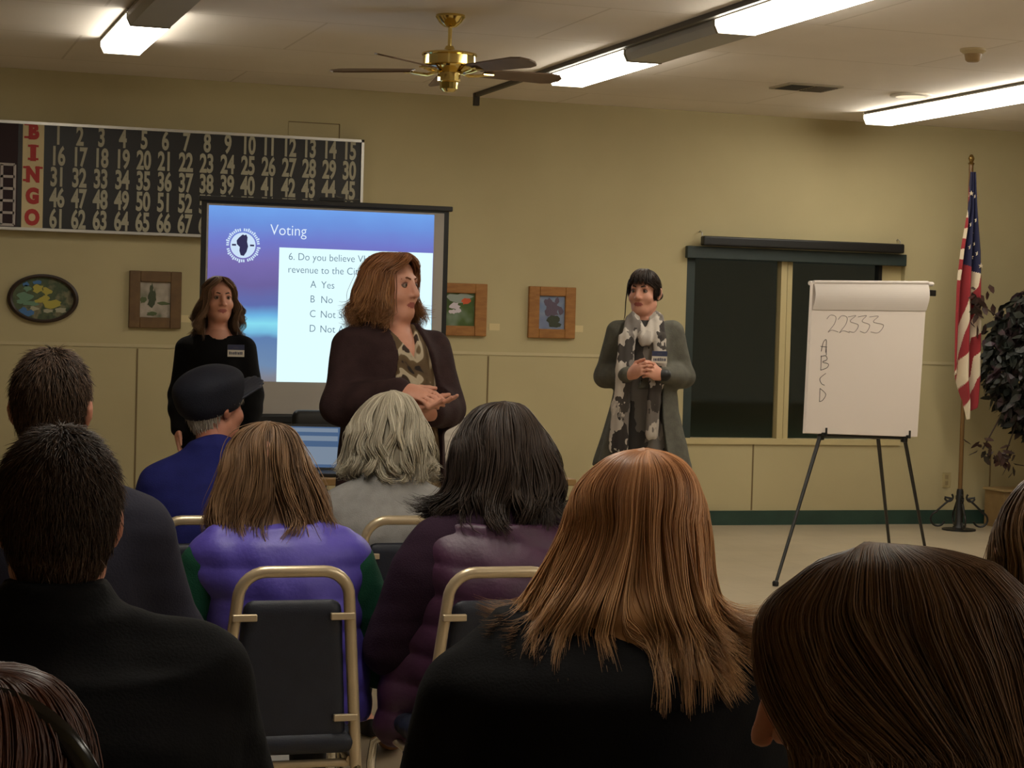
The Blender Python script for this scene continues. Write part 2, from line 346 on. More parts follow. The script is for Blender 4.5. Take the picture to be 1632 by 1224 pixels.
# ceiling fan
FANZ = CEIL
fp = on_z(718, 24, CEIL)
fan = empty('ceiling_fan', (fp.x, fp.y, CEIL), 'brass ceiling fan with five brown wooden blades', 'ceiling fan')
MB().lathe([(.078, 0), (.08, -.012), (.06, -.04), (.035, -.062), (.02, -.066)]).build('canopy', M['brass'], fan, True)
MB().lathe([(.011, -.06), (.011, -.175)]).build('rod', M['brass'], fan, True)
MB().lathe([(.02, -.165), (.03, -.185), (.12, -.2), (.148, -.207), (.15, -.215), (.142, -.222), (.142, -.268), (.15, -.275), (.147, -.285), (.10, -.30), (.06, -.31)]).build('motor', M['brass'], fan, True, 25)
MB().lathe([(.062, -.31), (.062, -.355), (.05, -.36), (.047, -.395), (.03, -.41), (.003, -.412)], n=14).build('switch_housing', M['brass'], fan, True, 20)
for k in range(5):
    ang = math.radians(6+72*k)
    R4 = Matrix.Rotation(ang, 4, 'Z')
    ar = MB()
    ar.tube([(.07, 0, -.305), (.12, .012, -.318), (.17, .02, -.312), (.21, .02, -.305)], .007, 8).tube([(.07, 0, -.305), (.12, -.012, -.318), (.17, -.02, -.312), (.21, -.02, -.305)], .007, 8)
    ar.box((.19, -.03, -.309), (.25, .03, -.302))
    ar.v = [tuple(R4 @ Vector(q)) for q in ar.v]; ao = ar.build('blade_arm', M['brass'], fan, True)
    bl_ = MB(); pts = [(.2, -.055), (.57, -.075), (.63, -.06), (.66, -.02), (.66, .02), (.63, .06), (.57, .075), (.2, .055)]
    tilt = Matrix.Rotation(math.radians(-13), 4, 'X')
    n = len(pts); V = [Vector((x, y, 0)) for x, y in pts]+[Vector((x, y, .008)) for x, y in pts]
    V = [R4 @ (tilt @ q+Vector((0, 0, -.30))) for q in V]
    bl_.add(V, [tuple(range(n)), tuple(range(2*n-1, n-1, -1))]+[(i, i+n, (i+1) % n+n, (i+1) % n) for i in range(n)])
    bl_.build('blade', M['blade'], fan)

# ---------------------------------------------------------------- bingo board
bz1, bz0 = on_y(300, 209.5).z, on_y(300, 378).z
bx0, bx1 = on_y(-75, 280).x, on_y(574, 280).x
BD = .09
bg = empty('bingo_board', ((bx0+bx1)/2, WALL_Y, bz0), 'large black bingo number board in a silver frame on the wall', 'bingo board')
def wl_(x, y, z): return (x-(bx0+bx1)/2, y-WALL_Y, z-bz0)
def lbox(a, b, bev=0.): return MB().box(wl_(*a), wl_(*b), bev)
yf = WALL_Y-BD
lbox((bx0+.02, yf, bz0+.02), (bx1-.02, WALL_Y, bz1-.02)).build('panel', mat('bingo_black', (20, 17, 16), .45), bg)
fm = MB()
t = .019
for a, b_ in (((bx0, yf-.012, bz1-t), (bx1, WALL_Y, bz1)), ((bx0, yf-.012, bz0), (bx1, WALL_Y, bz0+t)), ((bx1-t, yf-.012, bz0), (bx1, WALL_Y, bz1)), ((bx0, yf-.012, bz0), (bx0+t, WALL_Y, bz1))): fm.box(wl_(*a), wl_(*b_))
fm.build('frame', M['alu'], bg)
sx0, sx1 = on_y(35, 290, yf).x, on_y(69, 290, yf).x
lbox((sx0, yf-.003, bz0+t), (sx1, yf, bz1-t)).build('letter_strip', mat('cream_strip', (215, 196, 150), .6), bg)
lbox((bx0+t, yf-.002, bz0+t), (sx0-.03, yf, bz1-t)).build('display_panel', mat('maroon_display', (40, 14, 22), .7), bg)
gx0, gx1 = on_y(-60, 300, yf).x, on_y(23, 300, yf).x; gz1 = on_y(12, 262, yf).z; gz0 = on_y(10, 358, yf).z
gm = MB(); rows, w_ = 5, .018
for k in range(rows+1):
    z = gz0+(gz1-gz0)*k/rows; gm.box(wl_(gx0, yf-.006, z-w_/2), wl_(gx1, yf, z+w_/2))
for k in range(5):
    x = gx0+(gx1-gx0)*k/4; gm.box(wl_(x-w_/2, yf-.006, gz0), wl_(x+w_/2, yf, gz1))
gm.build('pattern_grid', mat('grid_white', (180, 170, 165), .6), bg)
rowz = [(on_y(90, y, yf).z) for y in (214.5, 247, 281, 315, 348)]
rz1 = rowz[0]; rz0 = rowz[4]; zs_ = [rz1+(rz0-rz1)*k/4 for k in range(5)]
cx = [on_y(93, 214, yf).x+(on_y(557, 245, yf).x-on_y(93, 214, yf).x)*k/14 for k in range(15)]
nm = MB(); hh = .125
for r in range(5):
    for c in range(15):
        V, F = text_mesh(str(r*15+c+1), hh/.70, (0, 0, 0), .57, .0055, .001, 'CENTER', .96)
        nm.add([wl_(cx[c]+v[0], yf-.003+v[1], zs_[r]-hh/2+v[2]) for v in V], F)
nm.build('numerals', mat('numeral_cream', (172, 166, 144), .6), bg)
M['red'] = mat('bingo_red', (176, 38, 34), .55); scx = (sx0+sx1)/2
lz = [on_y(52, y, yf).z for y in (209, 243, 277, 312, 346)]
for ch, k in zip('BINGO', range(5)):
    z = lz[0]+(lz[4]-lz[0])*k/4
    V, F = text_mesh(ch, .096/.70, (0, 0, 0), .85 if ch != 'I' else 1.2, .009, .001, 'CENTER')
    lm_ = MB().add([wl_(scx+v[0], yf-.005+v[1], z-.048+v[2]) for v in V], F)
    if ch in 'IBN':
        for zz in (-.050, .038):
            if ch == 'I': lm_.box(wl_(scx-.035, yf-.007, z+zz), wl_(scx+.035, yf-.003, z+zz+.014))
            if ch == 'B': lm_.box(wl_(scx-.062, yf-.007, z+zz), wl_(scx-.01, yf-.003, z+zz+.014))
            if ch == 'N': lm_.box(wl_(scx-.065, yf-.007, z+zz), wl_(scx-.02, yf-.003, z+zz+.014)); 
        if ch == 'N': lm_.box(wl_(scx+.015, yf-.007, z+.038), wl_(scx+.065, yf-.003, z+.052))
    lm_.build('letter_'+ch.lower(), M['red'], bg)

# ---------------------------------------------------------------- paintings and cards
def painting(name, px0, py0, px1, py1, fcol, inner, pm, label, slot=None):
    a, b_ = on_y(px0, py0), on_y(px1, py1); cxx, czz = (a.x+b_.x)/2, (a.z+b_.z)/2; w, h = abs(b_.x-a.x)/2, abs(a.z-b_.z)/2
    t = empty(name, (cxx, WALL_Y, czz), label, 'painting', 'framed paintings on the wall')
    f = MB(); iw, ih = w*inner[0], h*inner[1]; dz = inner[2]*h if len(inner) > 2 else 0
    for A, B in (((-w, -h), (-iw, h)), ((iw, -h), (w, h)), ((-iw, ih+dz), (iw, h)), ((-iw, -h), (iw, -ih+dz))):
        f.box((A[0], -.035, A[1]), (B[0], 0, B[1]), .006)
    f.build('frame', fcol, t)
    mats, shapes = pm
    MB().box((-iw-.004, -.015, -ih+dz-.004), (iw+.004, -.008, ih+dz+.004)).build('canvas', mats, t)
    for nm_, m_, pts in shapes:
        for (u, v_, ru, rv, sd) in pts:
            rr = random.Random(sd); n = 14; mb = MB()
            mb.prism([(u*iw+ru*iw*math.cos(2*math.pi*k/n)*rr.uniform(.6, 1.2), dz+v_*ih+rv*ih*math.sin(2*math.pi*k/n)*rr.uniform(.6, 1.2)) for k in range(n)], -.0165-.0003*sd, -.014)
            mb.build(nm_, m_, t)
    return t
M['oak'] = mat('oak_frame', (164, 112, 54), .5, c2=(146, 96, 42), scale=12, stretch=(1, 1, 4)); M['tanframe'] = mat('brown_frame', (112, 84, 50), .55, c2=(98, 72, 42), scale=12)
random.seed(4)
pnt = lambda n, c: mat(n, c, .6)
painting('framed_painting', 206, 431, 287, 524, M['tanframe'], (.58, .62), (blotch('lake_scene', [(.3, (96, 104, 80)), (.45, (160, 150, 134)), (.6, (182, 170, 156)), (.75, (120, 124, 96))], 9),
    [('painted_tree', pnt('tree_green', (64, 72, 48)), [(-.25, .55, .13, .4, 1), (-.25, .2, .22, .4, 2), (-.05, .15, .13, .45, 3), (-.25, -.15, .26, .3, 4)]),
     ('painted_bank', pnt('bank_green', (84, 96, 58)), [(-.8, -.05, .25, .2, 5), (.55, -.2, .45, .1, 6), (-.2, -.8, .4, .15, 7)])]), 'brown framed painting of tall trees hanging left of the woman in black')
painting('framed_painting', 690, 450, 773, 536, M['oak'], (.55, .62), (blotch('flower_ground', [(.3, (52, 70, 34)), (.5, (74, 96, 44)), (.7, (130, 146, 130))], 6),
    [('painted_sky', pnt('sky_gray', (150, 160, 150)), [(0, .7, 1.0, .35, 1)]), ('painted_flower', pnt('white_petal', (214, 204, 214)), [(-.35, .2, .35, .25, 2), (-.45, -.15, .3, .15, 3), (-.1, -.05, .25, .15, 4)]),
     ('painted_poppy', pnt('orange_petal', (204, 88, 46)), [(.4, .5, .35, .22, 5)])]), 'oak framed painting of white and orange flowers beside the projection screen')
painting('framed_painting', 842, 456, 914, 540, M['oak'], (.55, .64), (blotch('lilac_ground', [(.3, (96, 122, 168)), (.5, (132, 146, 170)), (.7, (110, 120, 156))], 6),
    [('painted_blossom', pnt('lilac', (92, 78, 96)), [(-.3, .6, .35, .3, 1), (.1, .35, .5, .35, 2), (0, 0, .55, .3, 3), (.4, .75, .2, .2, 4), (.7, .1, .2, .25, 6)]),
     ('painted_vase', pnt('vase_green', (52, 60, 44)), [(.1, -.5, .55, .35, 5), (.3, -.75, .55, .2, 7)])]), 'oak framed painting of purple blossoms between the screen and the woman in grey')
a, b_ = on_y(12, 435), on_y(124, 516)
ov = empty('oval_painting', ((a.x+b_.x)/2, WALL_Y, (a.z+b_.z)/2), 'oval painting of yellow and blue flowers in a dark frame under the bingo board', 'painting')
w, h = abs(a.x-b_.x)/2, abs(a.z-b_.z)/2
MB().lathe([(.86, 0), (.86, -.03), (.92, -.036), (1., -.03), (1., 0)], n=48, ax='y', sx=w, sy=h).build('frame', mat('dark_wood_frame', (46, 30, 18), .4), ov, True)
MB().lathe([(.88, -.002), (.88, -.012)], n=48, ax='y', sx=w, sy=h).build('canvas', blotch('garden_paint', [(.28, (34, 44, 36)), (.42, (86, 96, 66)), (.52, (70, 84, 62)), (.6, (128, 122, 92)), (.75, (52, 50, 42))], 8, detail=4), ov)
for nm_, c, pts in (('painted_petals', (176, 164, 70), [(-.15, .4, .2, .2), (.1, .3, .15, .18), (.05, 0, .2, .15), (.25, -.2, .28, .2), (-.1, -.1, .15, .1)]), ('painted_leaf', (104, 138, 112), [(-.5, .05, .3, .2), (-.35, -.2, .3, .12), (-.6, -.15, .2, .1), (-.45, .4, .12, .15)]),
                    ('painted_bluebell', (70, 116, 168), [(-.55, -.5, .15, .14), (-.4, -.6, .18, .14), (-.15, .66, .16, .1), (-.5, .55, .12, .12)]), ('painted_stone', (170, 166, 140), [(.5, -.45, .2, .14), (.15, -.5, .2, .09), (-.25, -.42, .14, .1)])):
    pm_ = mat(nm_, c, .6)
    for i, (u, v_, ru, rv) in enumerate(pts):
        rr = random.Random(i+len(nm_)); n = 11
        MB().prism([(u*w+ru*w*math.cos(2*math.pi*k/n)*rr.uniform(.5, 1.15), v_*h+rv*h*math.sin(2*math.pi*k/n)*rr.uniform(.5, 1.15)) for k in range(n)], -.0135-.0004*i, -.012).build(nm_, pm_, ov)
for px, py, lab in ((788, 521, 'small white caption card right of the orange flower painting'), (921, 524, 'small white caption card right of the purple blossom painting'), (297, 508, 'small white caption card right of the tall trees painting')):
    a = on_y(px, py); tag(MB().box((a.x-.04, WALL_Y-.003, a.z-.025), (a.x+.04, WALL_Y, a.z+.025)).build('caption_card', mat('card', (214, 198, 152), .8)), lab, 'card', 'caption cards beside the paintings')
a = on_y(1508, 765); op = empty('wall_outlet', (a.x, WALL_Y, a.z), 'cream power outlet plate on the wall left of the flag pole', 'outlet')
MB().box((-.036, -.006, -.06), (.036, 0, .06), .003).build('plate', mat('outlet_plate', (176, 160, 116), .5), op)
MB().box((-.014, -.008, .008), (.014, -.005, .04)).box((-.014, -.008, -.04), (.014, -.005, -.008)).build('socket', mat('socket', (150, 134, 96), .5), op)

# ---------------------------------------------------------------- projection screen
SY = at(520, 490, 11.7).y
def sp(px, py): q = on_y(px, py, SY); return q
sA, sB = sp(324, 318), sp(709, 660)
x0, x1 = sp(330, 320).x, sp(708, 340).x
z1, z0 = sp(520, 332).z, sp(445, 659.5).z
scr = empty('projection_screen', ((x0+x1)/2, SY, 0), 'portable projection screen on a black tripod showing a voting slide', 'projection screen')
ox = (x0+x1)/2
def sb(a, b, bev=0.): return MB().box((a[0]-ox, a[1], a[2]), (b[0]-ox, b[1], b[2]), bev)
sb((x0-.03, 0, z0-.01), (x1+.03, .006, z1+.02)).build('border', M['black'], scr)
sb((x0, -.003, z0), (x1, .0, z1)).build('canvas', mat('screen_fabric', (186, 180, 172), .8), scr)
sb((x0-.045, -.015, z1+.012), (x1+.05, .03, z1+.042), .006).build('top_rail', M['black'], scr)
sb((x0-.04, -.02, z0-.06), (x1+.04, .05, z0), .015).build('roller_case', M['black'], scr)
MB().tube([(0, .04, .35), (0, .04, z1+.06)], .014, 10).build('mast', M['black'], scr)
MB().box((.05-.1, .0, z1+.04), (.1, .04, z1+.065), .006).build('hanger', M['black'], scr)
for k in range(3):
    an = math.radians(90+120*k); MB().tube([(0, .04, .55), (.42*math.cos(an), .04+.42*math.sin(an), .012)], .011, 8).build('leg', M['black'], scr)
# slide
u0, u1 = sp(333, 326).x-ox, sp(692, 340).x-ox
v1, v0 = sp(520, 335).z, sp(480, 609).z
sm_ = bpy.data.materials.new('slide_light'); sm_.use_nodes = True; nt = sm_.node_tree; L = nt.links
for n in list(nt.nodes):
    if n.type == 'BSDF_PRINCIPLED': nt.nodes.remove(n)
tc = nd(nt, 'ShaderNodeTexCoord'); sx_ = nd(nt, 'ShaderNodeSeparateXYZ'); L.new(tc.outputs['Generated'], sx_.inputs[0])
nz = nd(nt, 'ShaderNodeTexNoise'); nz.inputs['Scale'].default_value = 6; L.new(tc.outputs['Generated'], nz.inputs[0])
ma = nd(nt, 'ShaderNodeMath', operation='MULTIPLY_ADD'); ma.inputs[1].default_value = .07; ma.inputs[2].default_value = -.035; L.new(nz.outputs[0], ma.inputs[0])
ad = nd(nt, 'ShaderNodeMath', operation='ADD'); L.new(sx_.outputs[2], ad.inputs[0]); L.new(ma.outputs[0], ad.inputs[1])
rp = nd(nt, 'ShaderNodeValToRGB'); e = rp.color_ramp.elements
st = [(0, (130, 126, 130)), (.05, (128, 134, 150)), (.1, (112, 140, 176)), (.24, (98, 130, 178)), (.27, (120, 190, 226)), (.33, (140, 226, 246)), (.38, (112, 182, 230)), (.45, (98, 112, 176)), (.55, (110, 100, 160)), (.68, (122, 110, 178)), (.8, (116, 124, 206)), (.92, (112, 150, 226)), (1, (116, 166, 240))]
while len(e) < len(st): e.new(.5)
for q, (p_, c) in zip(e, st): q.position = p_; q.color = (*lin(c), 1)
em = nd(nt, 'ShaderNodeEmission'); L.new(ad.outputs[0], rp.inputs[0]); L.new(rp.outputs[0], em.inputs[0]); em.inputs[1].default_value = .95
L.new(em.outputs[0], nt.nodes['Material Output'].inputs[0])
sld = MB().box((u0, -.005, v0), (u1, -.0032, v1)).build('slide', sm_, scr)
pu0, pv1 = sp(445, 395).x-ox, sp(570, 399).z
MB().box((pu0, -.007, v0), (u1-.003, -.0055, pv1)).build('question_panel', emit('panel_light', (222, 250, 255), 1.05), sld)
tw = emit('slide_white', (225, 240, 255), 1.); tg = emit('slide_text', (96, 122, 140), .9)
def stext(name, body, px, py, hpx, m, sx=1.):
    q = sp(px, py); pxm = abs(sp(px, py-50).z-q.z)/50; size = hpx*pxm/.70
    V, F = text_mesh(body, size, (q.x-ox, -.0085, q.z), sx, -.0006, .0004)
    MB().add(V, F).build(name, m, sld)
stext('title_text', 'Voting', 430, 374, 17, tw, .93)
stext('question_text', '6. Do you believe VHRs bring', 459, 414, 11.5, tg, .93)
stext('question_text', 'revenue to the City?', 458, 434.5, 11.5, tg, .93)
for i, (l, b_) in enumerate((('A', 'Yes'), ('B', 'No'), ('C', 'Not Sure'), ('D', 'Not Answering'))):
    stext('option_letter', l, 494-i*.7, 458.5+i*23.4, 11.5, tg, .9); stext('option_text', b_, 511-i*.7, 459.5+i*23.4, 11.5, tg, .93)
q = sp(387, 391); er = abs(sp(387, 341).z-q.z)/50*29; ex, ez = q.x-ox, q.z
emb = MB()
emb.lathe([(er*.70, -.0065), (er*.70, -.0055)], (ex, 0, ez), 40, 'y')
for k in range(46):
    if k % 12 == 0: continue
    an = 2*math.pi*k/46; r1, r2, da = er*.78, er*(.93 if k % 3 else .98), .045
    emb.add([(ex+r*math.cos(t_), -.0068, ez+r*math.sin(t_)) for r, t_ in ((r1, an-da), (r1, an+da), (r2, an+da), (r2, an-da))], [(0, 1, 2, 3)])
emb.build('emblem', emit('emblem_white', (205, 226, 248), 1.), sld)
lake = [(-.12, .52), (-.02, .6), (.06, .55), (.16, .6), (.24, .45), (.22, .2), (.28, -.05), (.2, -.35), (.05, -.58), (-.12, -.55), (-.2, -.3), (-.18, -.1), (-.34, .05), (-.36, .25), (-.25, .4)]
mb = MB().prism([(ex+x*er, ez+z*er) for x, z in lake], -.0085, -.007)
for s in (-1, 1): mb.box((ex+s*.5*er-.012, -.0085, ez-.004), (ex+s*.5*er+.012, -.007, ez+.006))
mb.build('emblem_lake', emit('emblem_dark', (58, 56, 92), .8), sld)
# thin cord from the board to the top of the screen
a, b_ = on_y(572, 318, WALL_Y-.12), Vector((ox+.05, SY+.02, z1+.075))
tag(MB().tube([a, a.lerp(b_, .5)+Vector((0, 0, -.015)), b_], .003, 6).build('cord', M['black']), 'thin dark cord running from the bingo board to the top of the screen', 'cord')

# ---------------------------------------------------------------- soft-body modelling: smooth unions on a grid, skinned to one mesh
def nz3(P, f, seed=0, n=5):
    r = np.random.RandomState(seed); o = np.zeros(P.shape[:-1], np.float32)
    for i in range(n):
        d = r.normal(size=3); d /= np.linalg.norm(d); o += np.sin(P @ (d*f*(1+.35*i)).astype(np.float32)+r.uniform(0, 6.28)).astype(np.float32)
    return o/n
class Soft:
    def __init__(s): s.p = []
    def _add(s, lo, hi, fn, k, op): s.p.append((np.array(lo, float), np.array(hi, float), fn, k, op)); return s
    def ell(s, c, r, R=None, k=.02, op='u'):
        c = np.array(c, np.float32); r = np.array(r, np.float32); m = max(r); R_ = None if R is None else np.array(R, np.float32)
        def fn(P):
            q = P-c
            if R_ is not None: q = q @ R_
            k0 = np.sqrt(((q/r)**2).sum(-1)); k1 = np.sqrt(((q/(r*r))**2).sum(-1))+1e-6
            return k0*(k0-1)/k1
        return s._add(c-m, c+m, fn, k, op)
    def cone(s, a, b, ra, rb, k=.02, op='u', flat=None):
        a = np.array(a, np.float32); b = np.array(b, np.float32); ba = b-a; L2 = float(ba@ba)+1e-9; m = max(ra, rb)
        if flat is not None: fn_n = np.array(flat[0], np.float32); fn_n /= np.linalg.norm(fn_n); fs = flat[1]
        def fn(P):
            q = P-a; t = np.clip((q@ba)/L2, 0, 1); e = q-t[..., None]*ba
            if flat is not None: e = e+(e@fn_n)[..., None]*fn_n*(fs-1)
            return np.sqrt((e*e).sum(-1))-(ra+(rb-ra)*t)
        return s._add(np.minimum(a, b)-m, np.maximum(a, b)+m, fn, k, op)
    def chain(s, pts, rs, k=.02, flat=None):
        for i in range(len(pts)-1): s.cone(pts[i], pts[i+1], rs[i], rs[i+1], k, 'u', flat)
        return s
    def prof(s, rows, A=None, k=.03, op='u', pw=2., org=(0, 0)):
        """stack of ellipses: rows of (z, cx, cy, rx, ry) in the frame A (2x2) about org"""
        rows = np.array(sorted(rows), np.float32); z = rows[:, 0]
        zz = np.linspace(z[0], z[-1], 90); t = np.arange(len(z)); D = []
        ti = np.interp(zz, z, t)
        for c in range(1, 5):
            v = np.interp(zz, z, rows[:, c]); kk = np.ones(9)/9; vp = np.pad(v, 4, mode='edge'); D.append(np.convolve(vp, kk, 'valid'))
        mx = rows[:, 3:5].max()+np.abs(rows[:, 1:3]).max(); A_ = np.eye(2) if A is None else np.array(A)
        def fn(P):
            h = P[..., 2]; q = (P[..., :2]-np.array(org, np.float32)) @ A_.astype(np.float32)
            cx, cy, rx, ry = (np.interp(h, zz, d).astype(np.float32) for d in D)
            e = (np.abs((q[..., 0]-cx)/rx)**pw+np.abs((q[..., 1]-cy)/ry)**pw)**(1/pw)
            d = (e-1)*np.minimum(rx, ry)
            return np.maximum(d, np.maximum(h-z[-1], z[0]-h))
        return s._add((org[0]-mx, org[1]-mx, z[0]), (org[0]+mx, org[1]+mx, z[-1]), fn, k, op)
    def mesh(s, name, h, m, parent=None, disp=None, cut=None, lo=None, hi=None, face_mi=None, smooth_it=1, attrs=None):
        us = [p for p in s.p if p[4] == 'u']
        L = np.min([p[0] for p in us], 0)-3*h-.012; H = np.max([p[1] for p in us], 0)+3*h+.012
        if lo is not None: L = np.maximum(L, np.array(lo)-3*h)
        if hi is not None: H = np.minimum(H, np.array(hi)+3*h)
        n = np.ceil((H-L)/h).astype(int)+1
        ax = [(L[i]+h*np.arange(n[i])).astype(np.float32) for i in range(3)]
        D = np.full(n, .08, np.float32)
        for (a, b, fn, k, op) in s.p:
            mg = k+3*h; i0 = np.clip(np.floor((a-mg-L)/h).astype(int), 0, n); i1 = np.clip(np.ceil((b+mg-L)/h).astype(int)+1, 0, n)
            if np.any(i1 <= i0): continue
            sl = tuple(slice(i0[i], i1[i]) for i in range(3))
            P = np.stack(np.meshgrid(*(ax[i][sl[i]] for i in range(3)), indexing='ij'), -1)
            d = fn(P).astype(np.float32); o = D[sl]
            if op == 'u': hh = np.clip(.5+.5*(o-d)/k, 0, 1); D[sl] = o+(d-o)*hh-k*hh*(1-hh)
            else: d = -d; hh = np.clip(.5-.5*(o-d)/k, 0, 1); D[sl] = o+(d-o)*hh+k*hh*(1-hh)
        if disp is not None or cut is not None:
            near = np.abs(D) < .05 if cut is None else D < .05
            idx = np.nonzero(near); P = np.stack([ax[i][idx[i]] for i in range(3)], -1)
            v = D[idx]
            if disp is not None: v = v+disp(P).astype(np.float32)
            if cut is not None: v = np.maximum(v, cut(P).astype(np.float32))
            D[idx] = v
        D[0] = D[-1] = .05; D[:, 0] = D[:, -1] = .05; D[:, :, 0] = D[:, :, -1] = .05
        ins = D < 0; c = np.zeros(np.array(D.shape)-1, np.int8)
        for i in (0, 1):
            for j in (0, 1):
                for k in (0, 1): c += ins[i:n[0]-1+i, j:n[1]-1+j, k:n[2]-1+k]
        ci = np.nonzero((c > 0) & (c < 8)); ids = np.full(c.shape, -1, np.int32); ids[ci] = np.arange(len(ci[0]))
        S = np.zeros((len(ci[0]), 3)); N = np.zeros(len(ci[0]))
        for axs in range(3):
            o = [q for q in range(3) if q != axs]
            for u in (0, 1):
                for v in (0, 1):
                    p0 = [ci[0].copy(), ci[1].copy(), ci[2].copy()]; p0[o[0]] = p0[o[0]]+u; p0[o[1]] = p0[o[1]]+v
                    p1 = [q.copy() for q in p0]; p1[axs] = p1[axs]+1
                    d0 = D[tuple(p0)]; d1 = D[tuple(p1)]; x = (d0 < 0) != (d1 < 0); t = np.where(x, d0/np.where(x, d0-d1, 1), 0)
                    pt = np.stack([q.astype(float) for q in p0], -1); pt[:, axs] += t
                    S += pt*x[:, None]; N += x
        V = L+h*S/N[:, None]; F = []
        for axs in range(3):
            o = [q for q in range(3) if q != axs]
            sh = [slice(None)]*3; sh2 = [slice(None)]*3; sh[axs] = slice(0, n[axs]-1); sh2[axs] = slice(1, n[axs])
            a_ = ins[tuple(sh)]; b_ = ins[tuple(sh2)]; e = np.nonzero(a_ != b_); fl = a_[e]
            ok = (e[o[0]] > 0) & (e[o[1]] > 0) & (e[o[0]] < n[o[0]]-1) & (e[o[1]] < n[o[1]]-1); e = [q[ok] for q in e]; fl = fl[ok]
            q = []
            for (u, v) in ((-1, -1), (0, -1), (0, 0), (-1, 0)):
                w = [x.copy() for x in e]; w[o[0]] = w[o[0]]+u; w[o[1]] = w[o[1]]+v; q.append(ids[tuple(w)])
            q = np.stack(q, -1); flip = fl if axs != 1 else ~fl
            q[~flip] = q[~flip][:, ::-1]; F.append(q)
        F = np.concatenate(F); F = F[(F >= 0).all(1)]
        for _ in range(smooth_it):
            acc = np.zeros_like(V); cn = np.zeros(len(V))
            for i in range(4):
                a_, b_ = F[:, i], F[:, (i+1) % 4]; np.add.at(acc, a_, V[b_]); np.add.at(acc, b_, V[a_]); np.add.at(cn, a_, 1); np.add.at(cn, b_, 1)
            V = V*.5+.5*acc/np.maximum(cn, 1)[:, None]
        mi = None
        if face_mi is not None: mi = face_mi(V[F].mean(1))
        at_ = {k: f(V) for k, f in attrs.items()} if attrs else None
        return quads(name, V, F, m, parent, True, at_, mi)

# ---------------------------------------------------------------- hair
def _tubes(P, wd, N, tint, along, sides=3, flat=.45):
    """P (n,m,3) centre lines, wd (n,m) half widths, N (n,m,3) outward -> verts, quads, attrs"""
    n, m = P.shape[:2]
    T = np.gradient(P, axis=1); T /= np.linalg.norm(T, axis=-1, keepdims=True)+1e-9
    S = np.cross(T, N); S /= np.linalg.norm(S, axis=-1, keepdims=True)+1e-9; U = np.cross(S, T)
    a = 2*np.pi*np.arange(sides)/sides+np.pi/2
    V = P[:, :, None]+wd[:, :, None, None]*(np.cos(a)[None, None, :, None]*S[:, :, None]+flat*np.sin(a)[None, None, :, None]*U[:, :, None])
    i = np.arange(n*m*sides).reshape(n, m, sides); F = []
    for j in range(sides):
        k = (j+1) % sides; F.append(np.stack([i[:, :-1, j], i[:, :-1, k], i[:, 1:, k], i[:, 1:, j]], -1).reshape(-1, 4))
    return V.reshape(-1, 3), np.concatenate(F), np.repeat(tint, m*sides), np.repeat(along.reshape(-1), sides)
def _cr(ctrl, t):
    """Catmull-Rom over rows at parameters t in [0,1]"""
    c = np.asarray(ctrl, float); n = len(c)-1; u = np.clip(t, 0, 1)*n; i = np.minimum(u.astype(int), n-1); f = (u-i)[..., None]
    p = np.vstack([2*c[0]-c[1], c, 2*c[-1]-c[-2]]); a, b, d, e = p[i], p[i+1], p[i+2], p[i+3]
    return .5*(2*b+(d-a)*f+(2*a-5*b+4*d-e)*f**2+(3*b-a-3*d+e)*f**3)
